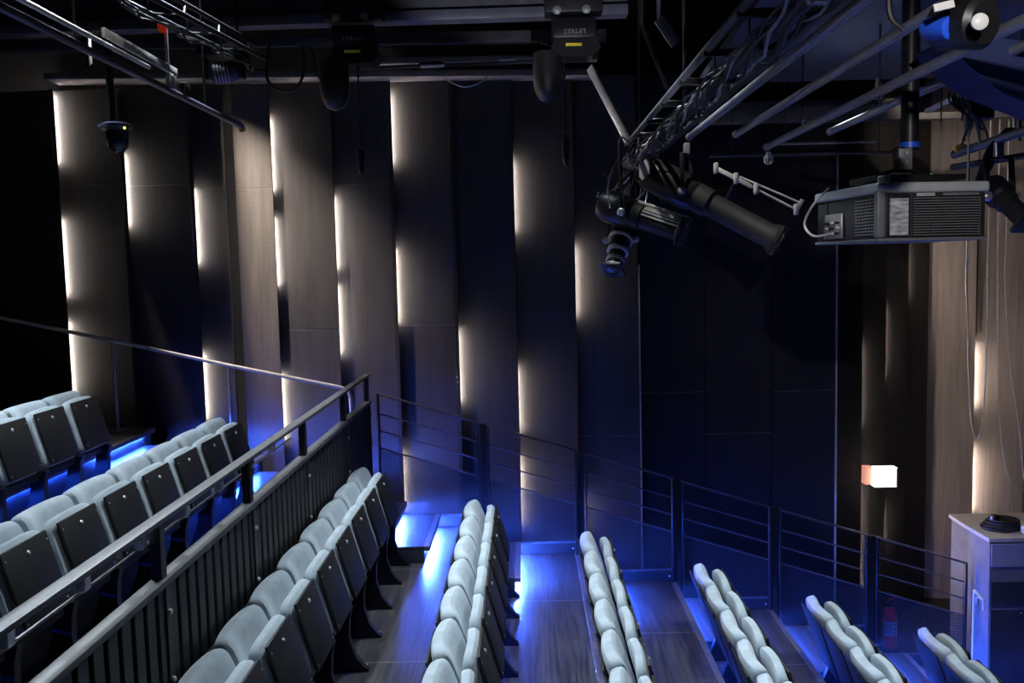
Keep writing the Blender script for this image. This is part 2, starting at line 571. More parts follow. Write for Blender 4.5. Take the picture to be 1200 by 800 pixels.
for ci, (a, b, js, leds, holes) in enumerate(cols):
    xa, xb = px_x(a, WALL + DEEP), px_x(b, WALL)
    joints = [zpx((a + b) / 2, j, WALL + DEEP / 2) for j in js]
    nxt = cols[ci + 1] if ci + 1 < len(cols) else None
    nl = nxt[3] if nxt and nxt[0] == b else ()
    nh = nxt[4] if nxt and nxt[0] == b else False
    slot = (0.0345 if xb < -2.5 else 0.0326) if (nl and nh) else 0.0
    xe = xb - slot
    ye = WALL + DEEP * slot / (xb - xa)
    board(wf, (xa - 0.02, WALL + DEEP), (xe, ye), 0.0, WTOP, WALLP, joints=joints)
    if slot:
        # perforated edge: outer strip, solid fill between the lit stretches, bridges across the slot where it is lit
        mb = MB()
        sw = 0.007 if xb < -2.5 else 0.0032
        mb.box((xb - 0.0155 + sw / 4, WALL + 0.010, WTOP / 2), (0.031 - sw / 2, 0.016, WTOP))
        segs = sorted((zpx(b, y1, WALL), zpx(b, y0, WALL)) for y0, y1 in nl)
        cur = 0.0
        sx = xb - 0.0305
        for z0, z1 in segs + [(WTOP, WTOP)]:
            if z0 > cur:
                mb.box((sx, WALL + 0.012, (cur + z0) / 2), (0.012, 0.014, z0 - cur))
            zz = z0
            while zz < z1 - 0.001:
                mb.box((sx, WALL + 0.012, zz), (0.012, 0.014, 0.0160))
                zz += 0.0212
            cur = z1
        tag(mb.build('perforated_edge', WALLP, wf, smooth=False), kind='stuff')
    for y0, y1 in nl:
        z0, z1 = zpx(b, y1, WALL), min(zpx(b, y0, WALL), WTOP - 0.04)
        MB().box((led_x(xb, nh), WALL + 0.036, (z0 + z1) / 2), (0.010, 0.010, z1 - z0)).build('led_strip', WALLLED, wf)

# the panel beside the black gap, wash light put into its paler colour
XA, XB = px_x(280, WALL + 0.05), px_x(323, WALL)
board(wf, (XA, WALL + 0.05), (XB, WALL), 0.0, WTOP, perforated('washlit_perforated_board', (0.135, 0.119, 0.107), 0.0205, 0.45), joints=[zpx(300, 220, WALL)])
for y0, y1 in cols[6][3]:
    z0, z1 = zpx(323, y1, WALL), zpx(323, y0, WALL)
    MB().box((XB - 0.033, WALL + 0.040, (z0 + z1) / 2), (0.010, 0.010, z1 - z0)).build('led_strip', WALLLED, wf)
# flat dark doors between the two bright trims
for a, b, js in ((749, 826, (460,)), (826, 905, (508,)), (905, 980, (458,))):
    board(wf, (px_x(a) + 0.004, WALL + 0.02), (px_x(b) - 0.002, WALL + 0.02), 0.0, WTOP, WALLF, joints=[zpx((a + b) / 2, j) for j in js])
for i, (px, y0) in enumerate(((748.5, 310), (981, 182))):
    t = MB().box((px_x(px), WALL + 0.005, zpx(px, y0) / 2), (0.012, 0.03, zpx(px, y0))).build('trim_%d' % (i + 1), STEEL, origin=(px_x(px), WALL, 0))
    tag(t, 'thin bright vertical metal trim on the dark wall', kind='structure')

# the wall turns away at the stage side and comes back flat
X2 = px_x(983)
wt = MB().prism([(X2, WALL + 0.30, 0), (X2 + 1.9, WALL + 2.2, 0), (X2 + 1.9, WALL + 2.3, 0), (X2, WALL + 0.4, 0)], (0, 0, 7.7)).build(
    'wall_corner', BACKING, smooth=False, origin=(X2, WALL, 0))
tag(wt, 'dark angled wall of lapped panels beside the stage', kind='structure')
S = 0.42
ledz = [((405, 500), (575, 690)), ((364, 440), (600, 640)), ((288, 345),), ()]
for i in range(4):
    xa, ya = X2 + S * i, WALL + 0.06 + S * i
    n = Vector((-1, 1, 0)).normalized() * 0.05
    A = (xa + n.x, ya + n.y)
    B = (xa + S + 0.01, ya + S + 0.01)
    board(wt, A, B, 0.0, WTOP + 0.1, WALLF if i == 0 else WALLP)
    if i < 3:
        for y0, y1 in ledz[i]:
            px = (1014, 1042, 1066)[i]
            yy = ya + S
            z0, z1 = zpx(px, y1, yy), zpx(px, y0, yy)
            MB().box((B[0] - 0.008, B[1] + 0.034, (z0 + z1) / 2), (0.007, 0.007, z1 - z0)).build('led_strip', DIMLED, wt)
YW = WALL + 0.06 + 4 * S
wb = MB().box((X2 + 4 * S + 1.8, YW + 0.35, 3.85), (4.0, 0.06, 7.7)).build('wall_end', BACKING, smooth=False, origin=(X2 + 4 * S, YW, 0))
tag(wb, 'brown panelled wall beside the stage', kind='structure')
ends = [(1085, 1145, (473,), ()), (1145, 1205, (400,), ((408, 475), (527, 600))), (1205, 1268, (), ())]
for a, b, js, leds in ends:
    xa, xb = px_x(a, YW + 0.09), px_x(b, YW)
    board(wb, (xa - 0.02, YW + 0.09), (xb, YW), 0.0, WTOP + 0.4, WALLS, joints=[zpx((a + b) / 2, j, YW) for j in js])
    for y0, y1 in leds:
        z0, z1 = zpx(a, y1, YW), zpx(a, y0, YW)
        MB().box((px_x(a, YW) - 0.030, YW + 0.045, (z0 + z1) / 2), (0.010, 0.012, z1 - z0)).build('led_strip', WALLLED, wb)

# ------------------------------------------------------------------ seats
def cushion(mb, R, c, wd, h, t, rz, rx, plan=0.0, arch=0.0, ns=13, npf=20):
    """upholstered pad: rounded profile swept along y; R turns (x, y, z) local to world, c = centre"""
    rings = []
    hw = wd / 2
    for i in range(ns):
        s = -math.cos(math.pi * i / (ns - 1))
        y = hw * s
        e = max(0.0, (abs(y) - (hw - rz)) / rz)
        iz = rz * (1 - math.sqrt(max(0.0, 1 - e * e)))
        e2 = max(0.0, (abs(y) - (hw - rx)) / rx)
        ix = rx * (1 - math.sqrt(max(0.0, 1 - e2 * e2)))
        hh, tt = h / 2 - iz * 0.75, t / 2 - ix * 0.85
        ring = []
        for k in range(npf):
            a = 2 * math.pi * k / npf
            ca, sa = math.cos(a), math.sin(a)
            x = tt * math.copysign(abs(ca) ** 0.55, ca)
            z = hh * math.copysign(abs(sa) ** 0.38, sa)
            x += plan * (s * s)
            z -= arch * (s * s) * (0.5 + 0.5 * z / hh)
            ring.append(mb.bm.verts.new(Vector(c) + R @ Vector((x, y, z))))
        rings.append(ring)
    for a, b in zip(rings, rings[1:]):
        for k in range(npf):
            mb.bm.faces.new((a[k], a[(k + 1) % npf], b[(k + 1) % npf], b[k]))
    mb.bm.faces.new(rings[0][::-1])
    mb.bm.faces.new(rings[-1])
    return mb


PITCH = 0.52


def lean(deg):
    return Matrix.Rotation(math.radians(-deg), 3, 'Y')   # tips the top of the pad towards -x


def make_seat():
    t = thing('theatre_seat', (0, 0, 0), 'seat', 'seat')
    Rb, Rs = lean(19), lean(16)
    ub, us = Rb @ Vector((0, 0, 1)), Rs @ Vector((0, 0, 1))
    nb, ns_ = Rb @ Vector((1, 0, 0)), Rs @ Vector((1, 0, 0))
    top_b, top_s = Vector((0.0, 0, 0.865)), Vector((0.180, 0, 0.842))
    cb = top_b - ub * 0.235
    mb = cushion(MB(), Rb, cb, 0.488, 0.47, 0.110, 0.050, 0.028, plan=0.030, arch=0.008)
    mb.build('backrest', PAD, t)
    sh = MB().box(top_b - ub * 0.31 - nb * 0.058, (0.014, 0.45, 0.54), Rb, 0.006)
    sh.build('back_shell', BOARD, t)
    cs = top_s - us * 0.215
    cushion(MB(), Rs, cs, 0.482, 0.43, 0.078, 0.080, 0.026, plan=-0.022, arch=0.020).build('seat_pad', PAD, t)
    MB().box(cs + ns_ * 0.040 - us * 0.008, (0.018, 0.40, 0.385), Rs, 0.007).build('seat_board', BOARD, t)
    sb = [c for c in t.children if c.name.startswith('seat_board')][0]
    fb = cs + ns_ * 0.048
    MB().lathe(fb + us * 0.125, ns_, [(0, 0.013), (0.004, 0.013), (0.008, 0.009), (0.010, 0.003)], 12).build('bolt', STEEL, sb)
    for sy, sz in ((-0.18, 0.14), (0.18, 0.14), (-0.18, -0.17), (0.18, -0.17)):
        MB().lathe(fb + us * sz + Vector((0, sy, 0)), ns_, [(0, 0.005), (0.003, 0.004)], 8).build('screw', STEEL, sb)
    return t


PROTO = make_seat()
leg_mb = MB()
prof = [(0.08, 0.0), (0.41, 0.0), (0.41, 0.015), (0.385, 0.03), (0.33, 0.10), (0.295, 0.22), (0.30, 0.34), (0.32, 0.42), (0.18, 0.42), (0.20, 0.32), (0.185, 0.22), (0.14, 0.10), (0.10, 0.03), (0.08, 0.015)]
leg_mb.prism([(x, -0.025, z) for x, z in prof], (0, 0.05, 0))
LEGD = leg_mb.build('pedestal', BLACKM, PROTO)
beam_mb = MB().box((0.25, 0, 0.385), (0.05, PITCH - 0.02, 0.05), bev=0.008, seg=1)
BEAMO = beam_mb.build('cross_beam', BLACKM, PROTO)
ANCH = MB().lathe((0.385, 0.045, 0), (0, 0, 1), [(0, 0.012), (0.012, 0.012), (0.02, 0.006)], 8).build('foot_bolt', STEEL, PROTO)
for o in (LEGD, ANCH):
    o.location = (0, -PITCH / 2 + 0.03, 0)
ORD = ['first', 'second', 'third', 'fourth', 'fifth', 'sixth', 'seventh', 'eighth', 'ninth', 'tenth']
ROWN = {'A': 3, 'B': 8, 'C': 9, '3': 8, '4': 6, '5': 5, '6': 4, '7': 3}
YFAR = {'A': 7.02, 'B': 7.30, 'C': 7.30, '3': 7.30, '4': 7.30, '5': 7.30, '6': 7.30, '7': 7.30}
first = True
proto_parts = [c for c in PROTO.children]
for k in ROWN:
    for i in range(ROWN[k]):
        loc = Vector((XT[k], YFAR[k] - PITCH * i, ZT[k]))
        if first:
            r = PROTO
            first = False
        else:
            r = PROTO.copy()
            COL.objects.link(r)
            for ch in proto_parts:
                c = ch.copy()
                COL.objects.link(c)
                c.parent = r
                for sub in ch.children:
                    d_ = sub.copy()
                    COL.objects.link(d_)
                    d_.parent = c
        r.location = loc
        WL[r] = loc
        if i == 0:
            e = LEGD.copy(); COL.objects.link(e); e.parent = r; e.location = (0, PITCH / 2 - 0.03, 0)
        tag(r, 'folded grey velvet tip-up seat, %s from the side railing, %s' % (ORD[i], NAME[k]), 'seat', 'tip-up seats, ' + NAME[k])

# ------------------------------------------------------------------ side railings on the tiers
def rail_panel(k, x0, x1, z, hl, hr, label, posts=True):
    t = thing('guard_railing', ((x0 + x1) / 2, D, z), label, 'railing', 'stepped guard railings along the side wall')
    zl, zr = z + hl, z + hr
    def top(x, off=0.0):
        return zl + (zr - zl) * (x - x0) / (x1 - x0) - off
    MB().bar((x0, D, top(x0)), (x1, D, top(x1)), 0.045, 0.016, 0.003).build('top_rail', RAILM, t)
    MB().box((x0 + 0.012, D, (z + top(x0)) / 2), (0.022, 0.05, top(x0) - z), bev=0.002, seg=1).build('post', BLACKM, t)
    MB().box((x1 - 0.012, D, (z + top(x1)) / 2), (0.022, 0.05, top(x1) - z), bev=0.002, seg=1).build('post', BLACKM, t)
    for off in (0.195, 0.365, 0.535):
        MB().tube([(x0 + 0.02, D, top(x0 + .02, off)), (x1 - 0.02, D, top(x1 - .02, off))], 0.008, 8).build('bar', RAILM, t)
    MB().prism([(x0 + 0.023, D + 0.008, z + 0.12), (x1 - 0.023, D + 0.008, z + 0.12), (x1 - 0.023, D + 0.008, top(x1 - .023, .535)),
                (x0 + 0.023, D + 0.008, top(x0 + .023, .535))], (0, 0.002, 0)).build('mesh_infill', MESHM, t, smooth=False)
    MB().box(((x0 + x1) / 2, D, z + 0.125), (x1 - x0 - 0.048, 0.018, 0.014)).build('lower_rail', RAILM, t)
    tb = MB().box(((x0 + x1) / 2, D + 0.004, z + 0.062), (x1 - x0 - 0.048, 0.008, 0.105)).build('toe_board', BLACKM, t)
    for dx in (0.05, -0.05):
        xx = x0 + 0.05 if dx > 0 else x1 - 0.05
        MB().lathe((xx, D, z + 0.06), (0, -1, 0), [(0, 0.009), (0.006, 0.008)], 8).build('bolt', STEEL, tb)
    return t


rk = ['C', '3', '4', '5', '6', '7']
xl = {'C': px_x(441, D, 460)}
for i, k in enumerate(rk):
    a = NOSE_X[rk[i - 1]] + 0.055 if i else xl['C']
    b = NOSE_X[k] - 0.02
    if k == '7':
        b = px_x(1133, D, 660)
    b0, z = b, ZT[k]
    hr = 1.035
    hl = hr + (b - a) * 0.313
    rail_panel(k, a, b, z, hl, hr, 'black metal guard railing with sloping bars at the ' + NAME[k])
    # dark flat stanchion that closes the gap to the next, lower railing
    if k != '7':
        c = NOSE_X[k] + 0.018
        t = MB().box((c, D + 0.02, (ZT[rk[i + 1]] + z + hr - 0.012) / 2), (0.066, 0.03, z + hr - 0.012 - ZT[rk[i + 1]]), bev=0.003, seg=1).build(
            'railing_stanchion', BLACKM, origin=(c, D + 0.02, ZT[rk[i + 1]]))
        tag(t, 'flat black upright between two guard railings below the ' + NAME[k], 'post', 'flat uprights of the side railing')

# grey tube handrail on the upper tiers
t = thing('tube_handrail', at_y(132, 505, D), 'grey tube handrail sloping down to the slatted balustrade', 'handrail')
p = [at_y(-90, 352, D), at_y(0, 372, D), at_y(132, 399, D), at_y(268, 428, D), at_y(400, 454, D), at_y(408, 457, D), at_y(411, 465, D), at_y(412, 486, D)]
MB().tube(p, 0.019, 12).build('rail', STEEL, t)
for (x0, y0, x1, y1, kz) in ((132, 400, 137, 505, 'Z'), (268, 429, 276, 525, 'A')):
    a = at_y(x0, y0, D)
    MB().tube([(a.x, D, a.z), (a.x, D, ZT[kz] + 0.0)], 0.017, 10).build('post', GREYTUBE, t)
    MB().box((a.x, D, ZT[kz] + 0.007), (0.12, 0.12, 0.014), bev=0.003, seg=1).build('base_plate', GREYTUBE, t)
a = at_y(412, 486, D)
MB().tube([a, (a.x, D, ZT['B'] + 0.0)], 0.019, 10).build('post', GREYTUBE, t)

# ------------------------------------------------------------------ slatted balustrade behind the row below it
BX = -1.535
ZR = 3.245
ZL = 2.985
YB0, YB1 = 1.3, 8.56
t = thing('slatted_balustrade', (BX, YB1, ZT['C']), 'long black balustrade of upright slats with grey handrail above', 'balustrade')
MB().box((BX, (YB0 + YB1) / 2, ZR), (0.062, YB1 - YB0, 0.022), bev=0.004).build('handrail', mat('handrail_grey', (0.10, 0.10, 0.104), 0.45, 0.3, 0.15, 30), t)
MB().box((BX, (YB0 + YB1) / 2, ZL), (0.070, YB1 - YB0, 0.030), bev=0.004).build('lower_rail', MATS['handrail_grey'], t)
MB().box((BX - 0.030, (YB0 + YB1) / 2, (ZT['C'] + ZL) / 2 + 0.01), (0.012, YB1 - YB0, ZL - ZT['C'] - 0.05)).build('backing_sheet', SLATM, t)
sl = None
n_sl = int((YB1 - YB0) / 0.11)
for i in range(n_sl):
    y = YB1 - 0.055 - i * 0.11
    if sl is None:
        sl = MB().box((BX, y, (ZT['C'] + ZL) / 2 + 0.01), (0.042, 0.090, ZL - ZT['C'] - 0.05), bev=0.010, seg=1).build('slat', SLATM, t)
    else:
        link_copy(sl, 'slat', t, (0, -i * 0.11, 0))
for y in (2.42, 3.60, 4.80, 6.03, 7.40, 8.50):
    MB().box((BX - 0.005, y, (ZR + ZL) / 2), (0.045, 0.055, ZR - ZL - 0.03), bev=0.003, seg=1).build('post', BLACKM, t)
    st = MB().box((BX + 0.004, y, (ZT['C'] + ZL) / 2), (0.05, 0.05, ZL - ZT['C'] - 0.03), bev=0.003, seg=1).build('stile', BLACKM, t)
    for z in (ZL - 0.13, ZL - 0.42, ZL - 0.75):
        MB().lathe((BX + 0.029, y, z), (1, 0, 0), [(0, 0.013), (0.008, 0.012), (0.013, 0.006)], 10).build('bolt', STEEL, st)
y = 2.1
while y < 5.8:
    MB().box((BX - 0.035, y, ZR - 0.055), (0.035, 0.05, 0.075), bev=0.006, seg=1).build('clamp', STEEL, t)
    y += 0.47
MB().tube([(BX - 0.05, YB0, ZR - 0.10), (BX - 0.05, 5.9, ZR - 0.10)], 0.006, 8).build('wire', RAILM, t)

# ------------------------------------------------------------------ overhead steel
# wall-head ledges
def xbar(x0, y0, x1, y1, Y, dy, hpx, name, m, label, cat='beam'):
    a, b = at_y(x0, y0, Y), at_y(x1, y1, Y)
    h = hpx * Y / F
    o = MB().bar(a, b, dy, h, 0.004).build(name, m, origin=(a + b) / 2)
    return tag(o, label, cat)


xbar(60, 93, 700, 88, WALL - 0.05, 0.30, 7, 'wall_head_ledge', LEDGE, 'narrow pale ledge running along the heads of the lit wall panels', 'ledge')
xbar(425, 73, 700, 68, WALL - 0.35, 0.10, 7, 'conduit_beam', LEDGE, 'pinkish pale beam between the two chain hoists', 'beam')
xbar(-40, 56, 710, 42, WALL - 0.2, 0.10, 13, 'upper_wall_beam', BEAM, 'dull grey beam across the wall behind the chain hoists', 'beam')
t = thing('hoist_track_beam', at_y(300, 27, 8.0), 'blue-grey steel I-beam carrying the two chain hoists', 'beam')
a, b = at_y(-40, 38, 8.0), at_y(735, 13, 8.0)
MB().bar(a, b, 0.16, 0.085, 0.004).build('lower_flange', mat('blue_grey_steel', (0.13, 0.13, 0.17), 0.5, 0.3, 0.15, 8), t)
MB().bar(a + Vector((0, 0, .15)), b + Vector((0, 0, .15)), 0.02, 0.20).build('web', BEAM, t)
MB().bar(a + Vector((0, 0, .26)), b + Vector((0, 0, .26)), 0.16, 0.02, 0.003).build('upper_flange', BEAM, t)
for px in (60, 340, 560):
    q = at_y(px, 10, 8.0)
    MB().tube([q + Vector((0, 0, .2)), (q.x, 8.0, 7.70)], 0.012, 8).build('hanger_rod', BLACKM, t)


def hoist(px, py, Y, label, bag_px, chain_px, bag_y, chain_y):
    c = at_y(px, py, Y)
    s = Y / F
    t = thing('chain_hoist', c, label, 'hoist', 'chain hoists on the steel beam')
    tr_ = MB().box(c + Vector((0, 0, 30 * s)), (66 * s, 0.20, 40 * s), bev=0.012).build('trolley', BLACKM, t)
    for dx in (-19, 14):
        w0 = c + Vector((dx * s, -0.10, 12 * s))
        MB().lathe(w0, (0, -1, 0), [(0, 4.8 * s), (0.012, 4.8 * s), (0.014, 3.2 * s), (0.02, 3.0 * s), (0.024, 1.2 * s)], 16).build('wheel', GREYTUBE, tr_)
    mo_ = MB().box(c + Vector((0, 0, -8 * s)), (50 * s, 0.24, 22 * s), bev=0.02).build('motor', BLACKM, t)
    ho_ = MB().prism([c + Vector(v) for v in ((-22 * s, -0.12, -19 * s), (24 * s, -0.12, -19 * s), (30 * s, -0.12, -30 * s), (20 * s, -0.12, -40 * s),
                                        (-14 * s, -0.12, -40 * s), (-27 * s, -0.12, -30 * s))], (0, 0.24, 0)).build('housing', BLACKM, t)
    MB().box(c + Vector((-1 * s, -0.126, -27 * s)), (18 * s, 0.006, 3.2 * s)).build('yellow_plate', YELLOW, ho_)
    fc = bpy.data.curves.new('lettering', 'FONT')
    fc.body = 'LIFTKET'
    fc.align_x = 'CENTER'; fc.align_y = 'CENTER'
    fc.size = 7 * s
    fc.extrude = 0.001
    tmp = bpy.data.objects.new('lettering_curve', fc)
    COL.objects.link(tmp)
    me = bpy.data.meshes.new_from_object(tmp.evaluated_get(bpy.context.evaluated_depsgraph_get()))
    bpy.data.objects.remove(tmp)
    me.materials.clear()
    me.materials.append(GREYTUBE)
    fo = bpy.data.objects.new('lettering', me)
    COL.objects.link(fo)
    fo.parent = mo_
    fo.location = (0, -0.126, -12 * s)
    fo.rotation_euler = (math.radians(90), math.radians(180), 0)
    bc = at_y(bag_px, bag_y, Y)
    MB().lathe(bc, (0, 0, -1), [(0, 16 * s), (10 * s, 17 * s), (30 * s, 17 * s), (42 * s, 15 * s), (52 * s, 10 * s), (55 * s, 4 * s)], 14).build('chain_bag', RUBBER, t)
    MB().tube([bc + Vector((-10 * s, 0, 0)), bc + Vector((-6 * s, 0, 12 * s)), c + Vector((-16 * s, 0, -30 * s))], 0.008, 6).build('bag_strap', RUBBER, t)
    ca = at_y(chain_px, py + 40, Y)
    n = int((chain_y - 70) / 4.2)
    ch = MB()
    for i in range(n):
        p0 = ca + Vector((0, 0, -i * 4.2 * s))
        ch.box(p0, (0.026, 0.010, 0.032) if i % 2 else (0.010, 0.026, 0.032), bev=0.004, seg=1)
    ch.box(ca + Vector((0, 0, -n * 4.2 * s - 0.05)), (0.06, 0.05, 0.12), bev=0.015)
    ch.lathe(ca + Vector((0, 0, -n * 4.2 * s - 0.11)), (0, 0, -1), [(0, .02), (.05, .03), (.09, .02), (.11, .006)], 10)
    ch.build('chain', BLACKM, t)
    return t


hoist(416, 36, 7.8, 'black chain hoist with yellow plate, its bag hanging over the grey panels', 391, 419, 72, 168)
hoist(672, 28, 7.8, 'black chain hoist with yellow plate beside the steel brace', 641, 661, 62, 165)


def rig_tube(px, py, Yend, Ynear, r, m, parent, name='tube'):
    """tube parallel to the rows, ending at a pixel"""
    e = at_y(px, py, Yend)
    MB().tube([(e.x, Ynear, e.z), (e.x, Yend, e.z)], r, 12).build(name, m, parent)
    return e


# left ladder bar
e = at_y(283, 148, 7.9)
t = thing('ladder_lighting_bar', e, 'twin-tube lighting bar with bright steel ladder pieces, hanging over the upper rows', 'lighting bar')
MB().tube([(e.x, 2.2, e.z), (e.x, 7.9, e.z)], 0.024, 12).build('lower_tube', mat('dark_blue_tube', (0.10, 0.10, 0.14), 0.35, 0.4, 0.15, 10), t)
MB().tube([(e.x + 0.03, 2.2, e.z + 0.07), (e.x + 0.03, 5.9, e.z + 0.07)], 0.015, 10).build('side_tube', STEEL, t)
MB().tube([(e.x, 7.55, e.z + 0.05), (e.x, 7.9, e.z + 0.02)], 0.014, 10).build('tip_tube', STEEL, t)
MB().lathe((e.x, 7.88, e.z - 0.02), (0, 1, 0), [(0, .028), (.05, .028), (.06, .012)], 10).build('end_cap', YELLOW, t)
for (ya, yb, dz) in ((2.2, 4.25, 0.16), (3.2, 4.3, 0.32), (5.3, 6.4, 0.14)):
    MB().bar((e.x + 0.02, ya, e.z + dz), (e.x + 0.02, yb, e.z + dz), 0.02, 0.055, 0.003).build('ladder_rail', STEEL, t)
for y, top_ in ((3.55, 1.0), (6.25, 0.42)):
    MB().bar((e.x + 0.02, y, e.z + 0.05), (e.x + 0.02, y, e.z + top_), 0.012, 0.02).build('hanger', STEEL, t)
for y in (3.5, 6.3, 6.55):
    MB().box((e.x + 0.02, y, e.z + 0.05), (0.06, 0.07, 0.10), bev=0.012).build('clamp', STEEL if y != 6.55 else BLACKM, t)
for y in (3.0, 5.0, 7.0):
    MB().tube([(e.x, y, e.z), (e.x, y, 7.70)], 0.008, 8).build('hanging_rod', BLACKM, t)

# wall-wash lantern with a barn door added to keep its light off the panels left of the black gap
t = thing('wall_wash_lantern', WASH, 'black wash lantern with added barn door above the upper rows', 'lantern')
edge = Vector((px_x(279, WALL), WALL, 0)) - Vector((WASH.x, WASH.y, 0))
edge.normalize()
side = Vector((-edge.y, edge.x, 0))
p0 = Vector((WASH.x, WASH.y, 0)) + edge * 0.05
p0 = p0 + edge * 0.05
MB().prism([p0 + Vector((0, 0, WASH.z - 0.40)), p0 + side * 0.30 + Vector((0, 0, WASH.z - 0.40)), p0 + side * 0.30 + Vector((0, 0, WASH.z + 0.12)),
            p0 + Vector((0, 0, WASH.z + 0.12))], edge * 0.006).build('added_barn_door', BLACKM, t, smooth=False)
MB().lathe(WASH - edge * 0.06, -edge, [(0, .10), (.02, .12), (.24, .12), (.30, .06)], 16).build('can', BLACKM, t)
MB().bar(p0 + Vector((0, 0, WASH.z + 0.11)), WASH - edge * 0.10 + Vector((0, 0, .10)), 0.02, 0.02).build('door_arm', BLACKM, t)
MB().tube([WASH - edge * 0.2, Vector((WASH.x, WASH.y, 7.70)) - edge * 0.2], 0.02, 8).build('hanging_rod', BLACKM, t)

# camera dome on a pole
c = at_y(136, 150, 7.2)
s = 7.2 / F
t = thing('hanging_camera', c, 'small dark camera dome hanging on a pole over the upper rows', 'camera')
MB().tube([c + Vector((-4 * s, 0, 6 * s)), (c.x - 4 * s, 7.2, 7.70)], 0.030, 12).build('pole', BLACKM, t)
MB().lathe(c + Vector((0, 0, 6 * s)), (0, 0, -1), [(0, 12 * s), (3 * s, 19 * s), (6 * s, 19 * s), (9 * s, 14 * s)], 20).build('mount', mat('dark_blue_shell', (0.06, 0.07, 0.12), 0.35, 0, 0.1, 10), t)
MB().lathe(c + Vector((2 * s, 0, -4 * s)), (0, 0, -1), [(0, 13 * s), (10 * s, 13 * s), (18 * s, 11 * s), (23 * s, 6 * s), (25 * s, 1 * s)], 20).build('dome', mat('smoked_dome', (0.02, 0.022, 0.03), 0.15, 0, 0.1, 10), t)
MB().lathe(c + Vector((15 * s, -0.08, -2 * s)), (0, -1, 0), [(0, 1.6 * s), (0.008, 1.2 * s)], 8).build('status_lamp', YELLOWL, t)

# dark truss with fixtures, upper left
ea, eb = at_y(120, -12, 5.4), at_y(292, 74, 7.6)
t = thing('dark_cable_truss', (ea + eb) / 2, 'dark truss loaded with cables beside the ladder bar', 'truss')
dv = eb - ea
offs = [Vector((0, 0, 0)), Vector((0.14, 0, 0.03)), Vector((0.07, 0, 0.15))]
for o_ in offs:
    MB().tube([ea + o_, eb + o_], 0.019, 10).build('chord', BLACKM, t)
for i in range(12):
    p0, p1 = ea + dv * (i / 12), ea + dv * ((i + 1) / 12)
    MB().tube([p0 + offs[i % 3], p1 + offs[(i + 1) % 3]], 0.008, 6).build('brace', BLACKM, t)
for j in range(3):
    pts = []
    for i in range(13):
        q = ea + dv * (i / 12) + Vector((0.06 + 0.05 * math.sin(i * 1.9 + j), 0, -0.03 - 0.05 * abs(math.sin(i * 0.9 + j * 1.3))))
        pts.append(q)
    MB().tube(pts, 0.008, 6).build('cable', RUBBER, t)
for y_ in (0.1, 0.9):
    q = ea + dv * y_
    MB().tube([q, (q.x, q.y, 7.70)], 0.01, 8).build('hanging_rod', BLACKM, t)
q = at_y(189, 31, 6.2)
tag(MB().lathe(q + Vector((0, 0, 0.05)), (0.1, 0, -1), [(0, .022), (.03, .03), (.07, .03), (.09, .016)], 12).build('red_beacon', BULBR, origin=q),
    'small red lamp fixed on the dark cable truss', 'lamp')
c = at_y(262, 76, 7.4)
t = thing('moving_head_light', c, 'dark moving-head light with finned body hung from the cable truss', 'light')
MB().box(c + Vector((0, 0, 0.10)), (0.36, 0.24, 0.09), bev=0.02).build('base', BLACKM, t)
for sx in (-0.15, 0.15):
    MB().box(c + Vector((sx, 0, -0.02)), (0.035, 0.10, 0.20), bev=0.01).build('yoke_arm', BLACKM, t)
MB().lathe(c + Vector((-0.10, -0.05, -0.08)), (0.8, 0.2, 0.1), [(0, .06), (.03, .085), (.16, .085), (.22, .07), (.23, .05)], 16).build('head', mat('navy_shell', (0.03, 0.035, 0.06), 0.4, 0, 0.1, 9), t)
for i in range(5):
    MB().lathe(c + Vector((-0.06 + 0.024 * i, -0.04 + .006 * i, -0.075 + .003 * i)), (0.8, 0.2, 0.1), [(0, .09), (.006, .09)], 16).build('fin', GREYTUBE, t)
MB().tube([c + Vector((0, 0, 0.14)), c + Vector((0, 0, 0.42))], 0.015, 8).build('clamp', BLACKM, t)
# vertical pole by it
a = at_y(238, 60, 7.6)
tag(MB().tube([(a.x, 7.6, a.z - 0.42), (a.x, 7.6, 7.70)], 0.007, 8).build('drop_rod', BLACKM, origin=a), 'thin dark rod hanging beside the moving-head light', 'rod')

# cable swags between truss and first hoist
for i, pts in enumerate(([(288, 72), (300, 82), (312, 80), (314, 60), (318, 50)], [(314, 60), (313, 92), (325, 105), (342, 106), (354, 92), (356, 66), (352, 54)],
                         [(352, 54), (364, 58), (370, 80), (376, 95)])):
    P = [at_y(x, y, 7.9) for x, y in pts]
    sm = []
    for j in range(len(P) - 1):
        for q_ in range(5):
            f_ = q_ / 5
            p0, p1, p2, p3 = P[max(j - 1, 0)], P[j], P[j + 1], P[min(j + 2, len(P) - 1)]
            sm.append(0.5 * ((2 * p1) + (p2 - p0) * f_ + (2 * p0 - 5 * p1 + 4 * p2 - p3) * f_ ** 2 + (3 * p1 - p0 - 3 * p2 + p3) * f_ ** 3))
    sm.append(P[-1])
    tag(MB().tube(sm, 0.013, 8).build('hanging_cable', RUBBER, origin=P[0]),
        ['black cable dropping from the cable truss end', 'black cable looped like a U beside the first hoist bag', 'short black cable feeding the first hoist bag'][i], 'cable')


def smooth_path(P, n=6):
    sm = []
    for j in range(len(P) - 1):
        for q_ in range(n):
            f_ = q_ / n
            p0, p1, p2, p3 = P[max(j - 1, 0)], P[j], P[j + 1], P[min(j + 2, len(P) - 1)]
            sm.append(0.5 * ((2 * p1) + (p2 - p0) * f_ + (2 * p0 - 5 * p1 + 4 * p2 - p3) * f_ ** 2 + (3 * p1 - p0 - 3 * p2 + p3) * f_ ** 3))
    sm.append(P[-1])
    return sm


